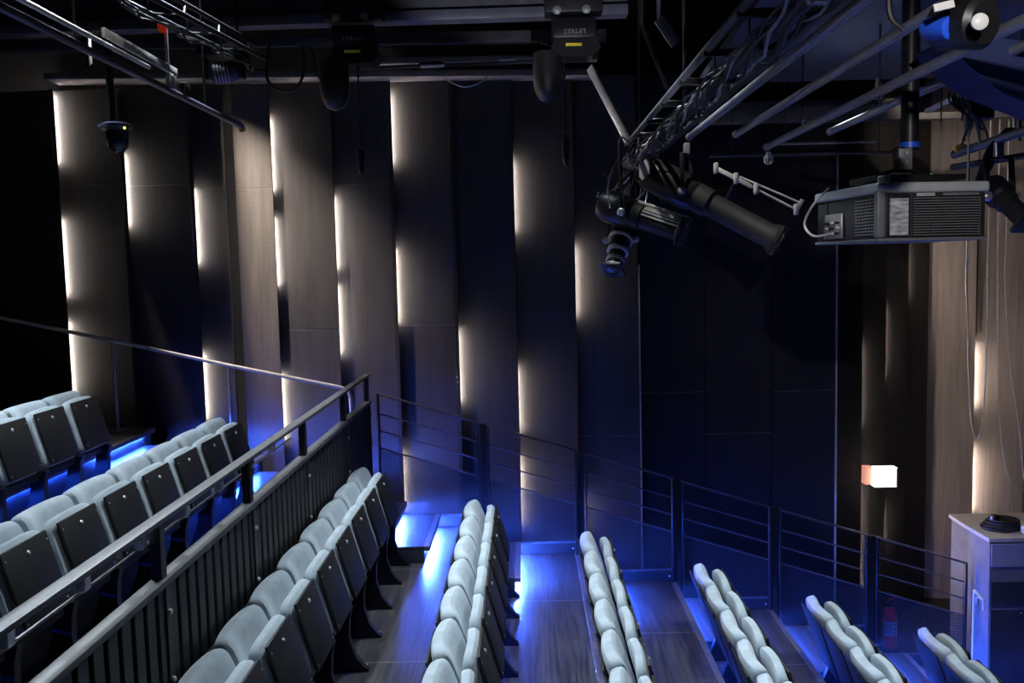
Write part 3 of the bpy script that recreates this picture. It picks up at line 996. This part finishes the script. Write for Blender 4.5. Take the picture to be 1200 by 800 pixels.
# electrical runs along the wall head, between the hoists
a, b = at_y(425, 80, 8.5), at_y(600, 74, 8.5)
t = thing('wall_head_cable_run', (a + b) / 2, 'black cable run with a white coupler along the wall head', 'cable')
MB().tube(smooth_path([at_y(425, 80, 8.5), at_y(470, 78, 8.5), at_y(520, 76, 8.5), at_y(560, 75, 8.5), at_y(640, 72, 8.5)]), 0.016, 8).build('cable', RUBBER, t)
MB().lathe(at_y(490, 77, 8.45), (1, 0, 0.02), [(0, .02), (.03, .035), (.2, .035), (.24, .02)], 12).build('coupler', BLACKM, t)
MB().box(at_y(507, 77, 8.4), (0.22, 0.03, 0.022), bev=0.008).build('white_sleeve', WHITEP, t)
MB().tube(smooth_path([at_y(520, 91, 8.6), at_y(532, 98, 8.6), at_y(545, 102, 8.6), at_y(560, 98, 8.6), at_y(572, 90, 8.6)]), 0.007, 6).build('loop', CABLEG, t)
tag(MB().bar(at_y(585, 72, 8.6), at_y(605, 71, 8.6), 0.05, 0.03, 0.004).build('tube_lamp', WHITEP, origin=at_y(595, 72, 8.6)), 'short white tube lamp on the pinkish beam', 'lamp')

# diagonal steel braces
o = MB().bar(at_y(691, 79, 8.0), at_y(739, 171, 7.6), 0.02, 0.075, 0.004).build('diagonal_brace', STEEL, origin=at_y(715, 125, 7.8))
tag(o, 'bright flat steel brace slanting down to the cable bundle', 'brace')
q = at_y(772, 22, 8.3)
o = MB().bar(q, at_y(792, 52, 8.3), 0.02, 0.10, 0.004).bar(q, (q.x, q.y, 7.70), 0.02, 0.03).build('diagonal_brace', GREYTUBE, origin=at_y(780, 40, 8.3))
tag(o, 'short dull steel brace above the cable bundle', 'brace')
q = at_y(752, 30, 7.4)
o = MB().bar(q, at_y(782, 105, 7.4), 0.03, 0.03, 0.003).bar(q, (q.x, q.y, 7.70), 0.02, 0.03).build('diagonal_brace', BLACKM, origin=at_y(770, 70, 7.4))
tag(o, 'thin black brace slanting above the cable bundle', 'brace')

# ------------------------------------------------------------------ the loaded lighting bar, centre right
ZP = 5.22
e = at_y(742, 192, 8.2)
t = thing('cable_loaded_bar', e, 'lighting bar wrapped in cables, running overhead towards the hanging spotlights', 'lighting bar')
MB().tube([(e.x, 2.4, e.z), (e.x, 8.2, e.z)], 0.030, 12).build('main_tube', mat('dark_tube', (0.07, 0.07, 0.085), 0.38, 0.4, 0.15, 10), t)
MB().tube([(e.x + 0.13, 2.4, e.z + 0.02), (e.x + 0.13, 7.9, e.z + 0.02)], 0.022, 12).build('side_tube', MATS['dark_tube'], t)
MB().tube([(e.x - 0.12, 2.4, e.z + 0.10), (e.x - 0.12, 7.7, e.z + 0.10)], 0.020, 12).build('side_tube', BEAM, t)
MB().tube([(e.x - 0.02, 2.4, e.z + 0.20), (e.x - 0.02, 7.6, e.z + 0.20)], 0.016, 10).build('side_tube', BEAM, t)
for i in range(8):
    y = 3.0 + i * 0.66
    MB().box((e.x + 0.02, y, e.z + 0.08), (0.32, 0.03, 0.035), bev=0.004, seg=1).build('cross_piece', BLACKM, t)
    MB().box((e.x + 0.0, y + 0.1, e.z), (0.075, 0.05, 0.09), bev=0.012).build('clamp', GREYTUBE if i % 3 == 0 else BLACKM, t)
for j in range(9):
    pts = []
    ph, r0 = j * 0.7, 0.045 + 0.012 * (j % 4)
    for i in range(44):
        y = 2.6 + i * 0.125
        a = ph + i * (0.35 + 0.06 * (j % 3))
        sag = 0.05 * abs(math.sin(i * 0.45 + j))
        pts.append((e.x + r0 * math.cos(a) + random.uniform(-.012, .012), y, e.z + r0 * math.sin(a) * 0.8 - sag + 0.02))
    MB().tube(pts, 0.0075, 6).build('cable', CABLEG if j % 4 == 1 else RUBBER, t)
for j in range(16):
    a = Vector((e.x + random.uniform(-.12, .12), 7.6 + random.uniform(-.3, .6), e.z + random.uniform(-.02, .12)))
    b = a + Vector((random.uniform(-.30, .12), random.uniform(-.2, .3), random.uniform(-.55, -.2)))
    m_ = (a + b) / 2 + Vector((random.uniform(-.18, .18), random.uniform(-.1, .1), random.uniform(-.12, .08)))
    MB().tube(smooth_path([a, a + Vector((random.uniform(-.1, .1), 0, .06)), m_, b + Vector((random.uniform(-.08, .08), 0, -.04)), b]), 0.007, 6).build('cable', STEEL if j % 5 == 2 else (CABLEG if j % 5 == 0 else RUBBER), t)
for y in (3.2, 5.6, 7.7):
    MB().tube([(e.x, y, e.z), (e.x, y, 7.70)], 0.010, 8).build('hanging_rod', BLACKM, t)


def spotlight(name, A, B, r, label, silver=False, hang=None):
    """profile spotlight: lamp house at A, lens at B"""
    A, B = Vector(A), Vector(B)
    ax = (B - A)
    L = ax.length
    ax.normalize()
    t = thing(name, (A + B) / 2, label, 'spotlight')
    MB().lathe(A, ax, [(0, r * .55), (0.02, r * .95), (L * .10, r * 1.15), (L * .36, r * 1.15), (L * .40, r * .95)], 16).build('lamp_house', BLACKM, t)
    ba_ = MB().lathe(A + ax * L * .40, ax, [(0, r * .95), (L * .10, r * .95), (L * .12, r * .78), (L * .52, r * .78), (L * .54, r * .92), (L * .60, r * .92)], 16).build('barrel', mat('spot_black', (0.010, 0.010, 0.011), 0.65, 0.0, 0.15, 9), t)
    up = Vector((0, 0, 1))
    s = ax.cross(up).normalized()
    u = s.cross(ax)
    R = Matrix((ax, s, u)).transposed()
    MB().box(B - ax * 0.02, (0.03, r * 2.0, r * 2.0), R, 0.006).build('gel_frame', BLACKM, ba_)
    MB().lathe(B - ax * 0.01, ax, [(0, r * .7), (0.006, r * .7), (0.02, r * .3)], 16).build('lens', mat('lens_glass', (0.03, 0.035, 0.05), 0.08, 0, 0.1, 9), ba_)
    # yoke
    cc = A + ax * L * .34
    hp = Vector(hang) if hang is not None else cc + Vector((0, 0, r * 2.6))
    for sg in (-1, 1):
        ya_ = MB().bar(cc + s * sg * r * 1.28, hp + s * sg * r * 1.28, 0.012, 0.035, 0.002).build('yoke_arm', BLACKM, t)
        MB().lathe(cc + s * sg * r * 1.2, s * sg, [(0, .03), (.04, .03), (.05, .02)], 12).build('tilt_knob', GREYTUBE, ya_)
    MB().bar(hp - s * r * 1.3, hp + s * r * 1.3, 0.035, 0.012, 0.002).build('yoke_top', BLACKM, t)
    MB().box(hp + Vector((0, 0, .05)), (0.05, 0.05, 0.10), bev=0.01).build('hook_clamp', GREYTUBE, t)
    if silver:
        for i in range(5):
            q = A + ax * (L * (.46)) - s * (0.0) 
            a_ = math.radians(18 + 17 * i)
            d_ = (-s * math.cos(a_) if s.y > 0 else s * math.cos(a_)) * r * .86 + u * math.sin(a_) * r * .86
            MB().bar(A + ax * L * .52 + d_, A + ax * L * .97 + d_, 0.006, 0.014).build('cooling_fin', STEEL, t)
        MB().bar(A + ax * L * .42 + u * r * 1.0, A + ax * L * .98 + u * r * 1.0, 0.03, 0.02, 0.004).build('top_bar', STEEL, t)
    return t, ax, s, u


Y1 = 7.5
A, B = at_y(752, 197, Y1 + 0.1), at_y(914, 283, Y1 - 0.35)
spotlight('profile_spotlight', A, B, 0.125, 'long black profile spotlight pointing down towards the stage', hang=(A + (B - A) * .34 + Vector((0.0, 0, 0.30))))
A, B = at_y(702, 238, Y1), at_y(803, 272, Y1 - 0.3)
spotlight('profile_spotlight', A, B, 0.115, 'short black spotlight with bright silver cooling fins', True, hang=(A + (B - A) * .3 + Vector((0.02, 0, 0.34))))
A, B = at_y(732, 262, Y1 + 0.22), at_y(718, 318, Y1 - 0.05)
t, ax, sd, up_ = spotlight('profile_spotlight', A, B, 0.090, 'small spotlight with pale rings pointing down under the finned one', hang=(A + Vector((0.03, 0, 0.20))))
L = (B - A).length
for f_, rr in ((0.30, 0.108), (0.55, 0.092), (0.74, 0.080), (0.90, 0.088)):
    MB().lathe(A + ax * L * f_, ax, [(0, rr * .92), (.006, rr), (.030, rr), (.036, rr * .92)], 18).build('pale_ring', mat('pale_lilac_metal', (0.55, 0.54, 0.60), 0.4, 0.2, 0.1, 9), t)
# silver shutter rail above the long spotlight
a, b = at_y(837, 196, Y1 - .1), at_y(936, 247, Y1 - .3)
t = thing('barndoor_rail', (a + b) / 2, 'bright silver two-bar rail with knobs above the long spotlight', 'rail')
MB().bar(a, a + (b - a) * .45, 0.03, 0.035, 0.005).build('thick_bar', STEEL, t)
MB().tube([a + (b - a) * .3 + Vector((0, 0, .03)), b + Vector((0.0, 0, .07))], 0.008, 8).build('upper_bar', STEEL, t)
MB().tube([a + (b - a) * .4, b], 0.009, 8).build('lower_bar', STEEL, t)
for f_ in (0.02, 0.26, 0.5, 0.97):
    q = a + (b - a) * f_
    MB().box(q + Vector((0, 0, 0.0)), (0.035, 0.05, 0.09), bev=0.01).build('knob', STEEL, t)
MB().bar(b + Vector((-.03, 0, -.02)), b + Vector((.03, 0, .09)), 0.02, 0.03, 0.004).build('end_bracket', STEEL, t)
MB().tube([a + (b - a) * .26, a + (b - a) * .26 + Vector((-0.1, 0.1, -0.25))], 0.010, 8).build('stay', BLACKM, t)
# pale plate at the bundle end
o = MB().prism([at_y(749, 192, 7.3), at_y(761, 184, 7.3), at_y(761, 203, 7.3), at_y(753, 211, 7.3), at_y(749, 207, 7.3)], (0, 0.012, 0)).build('pale_plate', CABTOP, smooth=False, origin=at_y(755, 200, 7.3))
tag(o, 'pale plate hanging at the end of the cable bundle', 'plate')

# ------------------------------------------------------------------ grid tubes over the stage side
TL = ['short grey grid tube ending behind the cable bundle', 'grey grid tube beside the caged-lamp tube, nearer the cable bundle',
      'pale grid tube with a small cage lamp at its end', 'grey grid tube ending right beside the projector pole', 'thin upper grid tube close to the cable bundle']
for i, (px, py, Ye, r, m_) in enumerate(((808, 160, 6.8, 0.024, GREYTUBE), (863, 157, 6.75, 0.024, GREYTUBE), (899, 172, 7.2, 0.026, GREYTUBE),
                                        (973, 154, 6.65, 0.024, GREYTUBE), (838, 109, 6.0, 0.018, BEAM))):
    e = at_y(px, py, Ye)
    t = thing('grid_tube', e, TL[i], 'tube', 'overhead grid tubes')
    MB().tube([(e.x, 2.3, e.z), (e.x, Ye, e.z)], r, 12).build('tube', m_, t)
    MB().lathe((e.x, Ye - 0.02, e.z), (0, 1, 0), [(0, r * 1.15), (.04, r * 1.15), (.05, r * .7)], 12).build('end_cap', m_, t)
    for y in (3.0, Ye - 0.9):
        MB().tube([(e.x, y, e.z), (e.x, y, 7.70)], 0.006, 6).build('hanging_rod', BLACKM, t)
    if i == 2:
        cg = Vector((e.x + 0.01, Ye, e.z - 0.06))
        for a_ in range(6):
            v = Vector((math.cos(a_ * math.pi / 3), math.sin(a_ * math.pi / 3), 0))
            MB().tube([cg + v * .015, cg + v * .034 + Vector((0, 0, -.02)), cg + v * .034 + Vector((0, 0, -.06)), cg + v * .012 + Vector((0, 0, -.075))], 0.0035, 6).build('cage_wire', STEEL, t)
        MB().lathe(cg + Vector((0, 0, .02)), (0, 0, -1), [(0, .02), (.03, .02), (.05, .014)], 10).build('lamp_holder', STEEL, t)
q = at_y(1029, 108, 5.8)
t = thing('cage_lamp', q, 'small wire cage lamp hanging from a grid tube left of the projector pole', 'lamp')
for a_ in range(6):
    v = Vector((math.cos(a_ * math.pi / 3), math.sin(a_ * math.pi / 3), 0))
    MB().tube([q + v * .014 + Vector((0, 0, .03)), q + v * .034 + Vector((0, 0, .015)), q + v * .034 + Vector((0, 0, -.03)), q + v * .01 + Vector((0, 0, -.045))], 0.0035, 6).build('cage_wire', GREYTUBE, t)
MB().lathe(q + Vector((0, 0, .09)), (0, 0, -1), [(0, .012), (.05, .02), (.07, .016)], 10).build('lamp_holder', GREYTUBE, t)
for (x0_, y0_, x1_, y1_, Y_, r_, m_, lb) in ((905, 169, 1026, 166, 8.6, 0.012, GREYTUBE, 'thin grey horizontal tube behind the caged-lamp tube'),
                                          (832, 183, 1052, 178, 8.7, 0.014, BEAM, 'long thin dull horizontal tube below the grey one')):
    a, b = at_y(x0_, y0_, Y_), at_y(x1_, y1_, Y_)
    t = thing('cross_tube', (a + b) / 2, lb, 'tube')
    MB().tube([a, b], r_, 8).build('tube', m_, t)
    for f_ in (0.12, 0.9):
        q = a + (b - a) * f_
        MB().tube([q, (q.x, q.y, 7.70)], 0.006, 6).build('hanging_rod', BLACKM, t)
# pale band on the wall head behind the tubes
o = MB().bar(at_y(820, 134, 9.05), at_y(1070, 128, 9.05), 0.12, 0.20, 0.004).build('wall_head_band', mat('band_grey', (0.11, 0.10, 0.095), 0.6, 0, 0.2, 6), origin=at_y(940, 131, 9.05))
tag(o, 'broad dull band along the wall head behind the grid tubes', 'beam')
o = MB().bar(at_y(1070, 137, 9.8), at_y(1230, 133, 9.8), 0.12, 0.07, 0.004).build('wall_head_ledge', LEDGE, origin=at_y(1140, 135, 9.8))
tag(o, 'pale ledge along the wall head behind the projector cables', 'ledge')
# blue-lit soffit over the stage side
o = MB().prism([(1.2, 1.5, 5.75), (8.5, 1.5, 5.75), (8.5, 7.4, 5.68), (1.45, 7.4, 5.68)], (0, 0, 0.06)).build('ceiling_soffit', SOFFIT, smooth=False, origin=(3, 5, 5.9))
tag(o, 'dark soffit over the stage side, washed blue', kind='structure')
o = MB().prism([at_y(1118, 60, 4.2), at_y(1150, 42, 4.2), at_y(1300, 60, 4.2), at_y(1300, 160, 4.2), at_y(1180, 112, 4.2), at_y(1150, 90, 4.2)], (0.05, 0.55, 0.10)).build(
    'hanging_baffle', mat('baffle_blue', (0.03, 0.045, 0.16), 0.55, 0, 0.15, 4), smooth=False, origin=at_y(1200, 100, 4.2))
tag(o, 'dark blue slanted baffle hanging above the projector', 'baffle')

# ------------------------------------------------------------------ projector
PX, PY, PZ = at_y(1029, 283, 4.7).x, 4.7, at_y(1029, 283, 4.7).z
t = thing('projector', (PX, PY, PZ), 'large grey projector with louvred side hanging from a black pole', 'projector')
R = Matrix.Rotation(math.radians(7), 3, 'Z')
PW, PD, PH = 0.61, 0.74, 0.305


def pj(x, y, z):
    return Vector((PX, PY, PZ)) + R @ Vector((x, y, z))


MB().box(pj(PW / 2, PD / 2, PH / 2 - 0.02), (PW - 0.02, PD - 0.02, PH - 0.06), R, 0.012).build('body', mat('projector_black', (0.03, 0.03, 0.032), 0.5, 0, 0.2, 10), t)
MB().box(pj(PW / 2, PD / 2, PH - 0.028), (PW + 0.01, PD + 0.01, 0.056), R, 0.016, 3).build('top_shell', PROJW, t)
MB().box(pj(PW / 2, PD / 2, 0.008), (PW, PD, 0.016), R, 0.005).build('bottom_plate', PROJ, t)
MB().box(pj(0.012, 0.012, PH / 2 - 0.01), (0.045, 0.045, PH - 0.06), R, 0.010).build('corner_post', PROJ, t)
MB().lathe(pj(0.055, 0.05, PH - 0.005), (0, 0, 1), [(0, .024), (.012, .032), (.035, .032), (.042, .026)], 16).build('foot', PROJW, t)
lp_ = MB().box(pj(0.11, -0.002, 0.135), (0.115, 0.012, 0.215), R, 0.003).build('label_plate', mat('plate_black', (0.02, 0.02, 0.02), 0.4, 0, 0.2, 9), t)
MB().box(pj(0.108, -0.010, 0.125), (0.100, 0.004, 0.190), R).build('printed_label', PRINT, lp_)
for i in range(15):
    MB().box(pj(0.375, 0.004, 0.030 + i * 0.0135), (0.37, 0.022, 0.0045), R).build('louvre', PROJ, t)
for x in (0.195, 0.30, 0.42, 0.555):
    MB().box(pj(x, 0.000, 0.125), (0.008, 0.012, 0.21), R).build('louvre_post', MATS['projector_black'], t)
MB().box(pj(0.255, -0.006, 0.238), (0.10, 0.008, 0.018), R, 0.002).build('maker_plate', PROJW, t)
MB().box(pj(0.45, -0.004, 0.238), (0.20, 0.006, 0.014), R, 0.002).build('vent_strip', PROJ, t)
vm = MB()
for i in range(6):
    for j in range(12):
        vm.box(pj(0.0, 0.06 + i * 0.035, 0.04 + j * 0.0165), (0.006, 0.020, 0.007), R)
tag(vm.build('vent_grille', PROJ, t, smooth=False), kind='stuff')
cp_ = MB().box(pj(-0.001, 0.50, 0.10), (0.012, 0.22, 0.14), R, 0.004).build('connector_panel', GREYTUBE, t)
for j, z in enumerate((0.06, 0.09, 0.12)):
    for i in range(3):
        MB().box(pj(-0.012, 0.43 + i * 0.065, z), (0.02, 0.035, 0.014), R, 0.003).build('plug', STEEL if (i + j) % 2 else BLACKM, cp_)
MB().tube(smooth_path([pj(-.02, .5, .06), pj(-.09, .56, .05), pj(-.10, .66, .12), pj(-.06, .66, .22), pj(.02, .6, .33)]), 0.007, 8).build('cable', CABLEG, t)
# hanging bracket and pole
pc = at_y(1058, 187, 4.95)
MB().box((pc.x, pc.y, pc.z + 0.0), (0.085, 0.07, 0.135), bev=0.008).build('bracket', BLACKM, t)
bp_ = MB().box((pc.x, pc.y - 0.037, pc.z), (0.07, 0.006, 0.11), bev=0.003).build('bracket_plate', GREYTUBE, t)
for dz in (-0.02, 0.03):
    MB().lathe((pc.x, pc.y - 0.04, pc.z + dz), (0, -1, 0), [(0, .012), (.01, .010)], 10).build('bolt', STEEL, bp_)
MB().box((pc.x + 0.02, pc.y, PZ + PH + 0.03), (0.50, 0.30, 0.03), R, 0.006).build('mount_frame', BLACKM, t)
for sg in (-1, 1):
    MB().bar((pc.x + sg * 0.03, pc.y, pc.z - 0.05), (pc.x + sg * 0.20, pc.y + .05, PZ + PH + 0.03), 0.02, 0.02).build('stay', BLACKM, t)
MB().tube([(pc.x + 0.035, pc.y, pc.z + 0.05), (pc.x + 0.035, pc.y, 5.80)], 0.046, 16).build('pole', BLACKM, t)
MB().lathe((pc.x + 0.035, pc.y, pc.z + 0.06), (0, 0, 1), [(0, .052), (.03, .052)], 16).build('pole_collar', BLUEP, t)
MB().lathe(pj(.36, .12, PH + 0.03), (0, 0, 1), [(0, .012), (.015, .012), (.02, .006)], 8).build('indicator', GREENL, t)
MB().lathe(pj(.42, .12, PH + 0.03), (0, 0, 1), [(0, .006), (.012, .005)], 8).build('indicator', GREENL, t)
for px in (1102, 1134):
    q = at_y(px, 200, 4.95)
    MB().tube([(q.x, 4.95, PZ + PH), (q.x, 4.95, 5.80)], 0.004, 6).build('safety_wire', RAILM, t)

# foreground can, top right
c = at_y(1128, 26, 3.0)
s = 3.0 / F
t = thing('foreground_lantern', c, 'black can lantern with blue end and white disc above the projector', 'lantern')
ax = (at_y(1160, 28, 2.9) - at_y(1075, 34, 3.15)).normalized()
MB().lathe(at_y(1085, 34, 3.1), ax, [(0, 11 * s), (4 * s, 13 * s), (34 * s, 13 * s), (36 * s, 9 * s)], 18).build('blue_end', BLUEP, t)
MB().lathe(at_y(1098, 30, 3.14), ax, [(0, 20 * s), (8 * s, 28 * s), (60 * s, 30 * s), (66 * s, 24 * s)], 20).build('can', BLACKM, t)
MB().lathe(at_y(1147, 26, 2.90), Vector((-.15, -1, -.05)), [(0, 9 * s), (0.012, 9 * s), (0.018, 6 * s)], 18).build('white_disc', WHITEP, t)
MB().bar(at_y(1094, 10, 2.95), at_y(1118, 4, 2.95), 0.01, 0.025, 0.002).build('paper_tag', WHITEP, t)
MB().bar(at_y(1120, 10, 3.05), at_y(1120, -40, 3.05), 0.04, 0.02).build('yoke', BLACKM, t)
MB().tube(smooth_path([at_y(1058, 34, 3.2), at_y(1044, 20, 3.2), at_y(1042, -10, 3.2), at_y(1050, -30, 3.2)]), 0.01, 8).build('cable', RUBBER, t)

# tangle to the right of the projector
e = at_y(1110, 195, 6.2)
t = thing('stage_side_bar', at_y(1150, 165, 6.2), 'dark lighting bar with draped cables right of the projector', 'lighting bar')
MB().tube([at_y(1118, 181, 6.2), at_y(1240, 140, 5.4)], 0.030, 12).build('tube', BEAM, t)
MB().tube([at_y(1116, 196, 6.2), at_y(1240, 176, 5.6)], 0.022, 12).build('tube', BLACKM, t)
MB().tube([at_y(1086, 130, 6.6), at_y(1118, 115, 6.2)], 0.018, 10).build('pale_tube', STEEL, t)
MB().lathe(at_y(1119, 176, 6.15), (1, 0, 0.2), [(0, .02), (.02, .032), (.06, .032), (.08, .02)], 12).build('yellow_plug', YELLOW, t)
MB().lathe(at_y(1114, 196, 6.2), (1, -0.05, 0.05), [(0, .014), (.012, .024), (.03, .024)], 12).build('red_cap', REDP, t)
for j in range(11):
    x0 = random.uniform(1128, 1150)
    P = [at_y(x0 - 10 + random.uniform(-6, 6), 92 + random.uniform(-4, 8), 6.0), at_y(x0 - 16 + random.uniform(-8, 8), 118, 5.95), at_y(x0 + random.uniform(-6, 12), 140, 5.9),
         at_y(x0 + random.uniform(-10, 14), 158 + random.uniform(-8, 14), 5.95)]
    MB().tube(smooth_path(P), 0.007, 6).build('cable', CABLEG if j % 3 == 0 else RUBBER, t)
for j in range(4):
    P = [at_y(1190 - j * 3, 150, 5.8), at_y(1172 - j * 4, 172, 5.85), at_y(1162 - j * 4, 195, 5.9), at_y(1150 - j * 2, 214, 5.95)]
    MB().tube(smooth_path(P), 0.011, 8).build('cable', RUBBER, t)
MB().box(at_y(1146, 128, 6.0), (0.16, 0.14, 0.14), bev=0.015).build('control_box', BLACKM, t)
MB().tube([at_y(1189, 112, 5.9), at_y(1189, 155, 5.9)], 0.012, 8).build('turnbuckle', STEEL, t)
MB().tube([at_y(1135, 178, 6.2), at_y(1135, 222, 6.2)], 0.010, 8).build('drop_rod', STEEL, t)
for x in (1130, 1195):
    q = at_y(x, 165, 6.0)
    MB().tube([q, (q.x, q.y, 5.95)], 0.008, 8).build('hanging_rod', BLACKM, t)
A, B = at_y(1156, 214, 5.6), at_y(1206, 262, 5.3)
spotlight('par_lantern', A, B, 0.075, 'black lantern angled down beside the projector', hang=A + (B - A) * .3 + Vector((0.02, 0.05, 0.22)))

# hanging cable loops on the end wall
for i, pts in enumerate((
        [(1133, 285), (1134, 380), (1135, 440), (1138, 490), (1144, 514), (1150, 498), (1155, 450), (1157, 380), (1158, 290)],
        [(1170, 240), (1170, 420), (1172, 500), (1178, 545), (1190, 572), (1206, 574)],
        [(1180, 250), (1178, 330), (1184, 430), (1194, 500), (1200, 560), (1204, 574)])):
    P = [at_y(x, y, 9.8) for x, y in pts]
    P.insert(0, Vector((P[0].x, 9.8, 7.7)))
    if i == 0:
        P.append(Vector((P[-1].x, 9.8, 7.7)))
    tag(MB().tube(smooth_path(P), 0.008, 8).build('cable_loop', CABLEG, origin=P[1]),
        ['grey cable hanging in a narrow loop below the projector', 'grey cable drooping in a wide bow by the brown wall panels', 'thin grey cable crossing the wide bow by the brown wall'][i], 'cable')
q = at_y(1133, 288, 8.2)
tag(MB().tube([(q.x, 8.2, 3.9), (q.x, 8.2, 7.7)], 0.008, 8).build('drop_tube', GREYTUBE, origin=(q.x, 8.2, 3.9)), 'thin pale upright tube below the projector', 'tube')

# ------------------------------------------------------------------ lit sign, extinguisher, cabinet
c = at_y(1036, 558, 9.55)
s = 9.55 / F
t = thing('lit_sign_box', c, 'glowing white box sign fixed to the dark wall corner', 'sign')
MB().box(c, (27 * s, 0.12, 23 * s), bev=0.006).build('housing', LIGHTBOX, t)
MB().box(c + Vector((-18 * s, 0.05, 1 * s)), (9 * s, 0.10, 21 * s), bev=0.004).build('side_panel', LIGHTSIDE, t)
MB().box(c + Vector((12.3 * s, -0.062, 0)), (1.6 * s, 0.008, 22 * s)).build('frame', WHITEP, t)
MB().bar(c + Vector((0, 0.06, 0)), c + Vector((0, 0.30, 0)), 0.05, 0.05).build('wall_bracket', BLACKM, t)

c = at_z(1043, 768, 0.02)
c = Vector((at_y(1043, 720, 9.2).x, 9.2, 0.0))
t = thing('fire_extinguisher', c, 'red fire extinguisher standing behind the last guard railing', 'extinguisher')
MB().lathe(c + Vector((0, 0, 0.16)), (0, 0, 1), [(0, .060), (.01, .068), (.34, .068), (.40, .055), (.44, .025), (.46, .022)], 18).build('cylinder', REDP, t)
MB().lathe(c + Vector((0, 0, 0.30)), (0, 0, 1), [(0, .0695), (.16, .0695)], 18).build('label_band', PRINT, t)
MB().lathe(c + Vector((0, 0, 0.60)), (0, 0, 1), [(0, .025), (.05, .03), (.07, .015)], 12).build('valve', BLACKM, t)
MB().bar(c + Vector((-.02, 0, .67)), c + Vector((.06, -.02, .72)), 0.02, 0.012).build('lever', REDP, t)
MB().tube(smooth_path([c + Vector((-.02, 0, .64)), c + Vector((-.09, -.01, .60)), c + Vector((-.10, -.02, .42)), c + Vector((-.085, -.02, .26))]), 0.011, 8).build('hose', RUBBER, t)
MB().box(c + Vector((0, 0, 0.08)), (0.17, 0.17, 0.16), bev=0.01).build('stand', BLACKM, t)

# cabinet on the stage floor
ca = at_y(1160, 640, 8.3)
x0 = ca.x
yb_ = 8.3
t = thing('equipment_cabinet', (x0 + 0.5, yb_ + .3, 0), 'tall dark equipment cabinet with pale top beside the last railing', 'cabinet')
zt = at_y(1165, 632, yb_).z
zm = at_y(1165, 712, yb_).z
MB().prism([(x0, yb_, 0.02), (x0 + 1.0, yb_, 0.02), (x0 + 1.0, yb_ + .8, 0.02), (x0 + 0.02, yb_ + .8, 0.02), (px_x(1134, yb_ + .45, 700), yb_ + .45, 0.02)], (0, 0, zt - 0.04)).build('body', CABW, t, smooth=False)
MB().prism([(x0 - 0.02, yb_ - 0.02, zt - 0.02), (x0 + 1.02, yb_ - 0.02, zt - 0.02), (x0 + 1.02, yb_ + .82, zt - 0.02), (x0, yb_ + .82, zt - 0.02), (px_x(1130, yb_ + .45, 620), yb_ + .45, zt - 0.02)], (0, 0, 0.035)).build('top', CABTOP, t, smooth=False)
MB().box((x0 + 0.5, yb_ - 0.006, zm / 2 + .01), (0.98, 0.012, zm - 0.04), bev=0.003, seg=1).build('lower_door', mat('cabinet_black', (0.04, 0.04, 0.045), 0.5, 0, 0.2, 8), t)
MB().box((x0 + 0.5, yb_ - 0.006, zm + .14), (0.98, 0.012, 0.24), bev=0.003, seg=1).build('drawer_front', mat('cabinet_black', (0, 0, 0)), t)
MB().box((x0 + 0.5, yb_ - 0.007, zt - .15), (0.98, 0.014, 0.22), bev=0.003, seg=1).build('upper_fascia', mat('fascia_lilac_grey', (0.30, 0.30, 0.36), 0.5, 0, 0.12, 8), t)
MB().lathe((x0 + 0.30, yb_ - 0.012, zm - 0.05), (0, -1, 0), [(0, .008), (.006, .006)], 8).build('lock', STEEL, t)
# cable coil on top
c = at_y(1172, 622, yb_ + .3)
c.z = zt + 0.016
t = thing('cable_coil', c, 'coil of black cable lying on the pale cabinet top', 'cable coil')
for i in range(4):
    pts = [c + Vector(((0.17 - .012 * i) * math.cos(a_ * math.pi / 10) + .01 * i, (0.15 - .01 * i) * math.sin(a_ * math.pi / 10), 0.014 + .024 * i)) for a_ in range(21)]
    MB().tube(pts, 0.013, 8).build('turn', RUBBER, t)
MB().box(c + Vector((-.06, -.02, .115)), (0.07, 0.06, 0.055), bev=0.01).build('plug', BLACKM, t)
MB().lathe(c + Vector((-.10, -.04, .10)), (0, 0, 1), [(0, .018), (.03, .018), (.035, .01)], 10).build('connector', GREYTUBE, t)
c2 = at_y(1203, 622, yb_ + .12)
c2.z = zt + 0.016
tag(MB().lathe(c2, (0, 0, 1), [(0, .035), (.01, .05), (.06, .05), (.075, .03), (.08, .012)], 14).build('white_bottle_cap', WHITEP, origin=c2), 'small white pot beside the cable coil on the cabinet', 'pot')
# small white folding frame in front of the cabinet's side
p0, p1 = at_y(1140, 752, 8.2), at_y(1140, 691, 8.2)
t = thing('white_folding_stand', (p0.x, 8.2, 0), 'thin white metal stand against the cabinet side', 'stand')
MB().tube([(p0.x, 8.2, 0.0), (p0.x, 8.2, p1.z)], 0.010, 8).build('upright', WHITEP, t)
p2 = at_y(1152, 703, 8.12)
MB().bar((p0.x, 8.2, p1.z), p2, 0.03, 0.012, 0.002).build('top_bar', WHITEP, t)
MB().tube([p2, (p2.x, p2.y, p2.z - .10)], 0.007, 8).build('short_leg', WHITEP, t)
MB().box((p0.x + .03, 8.19, p1.z - .10), (0.03, 0.02, 0.06), bev=.004, seg=1).build('catch', STEEL, t)
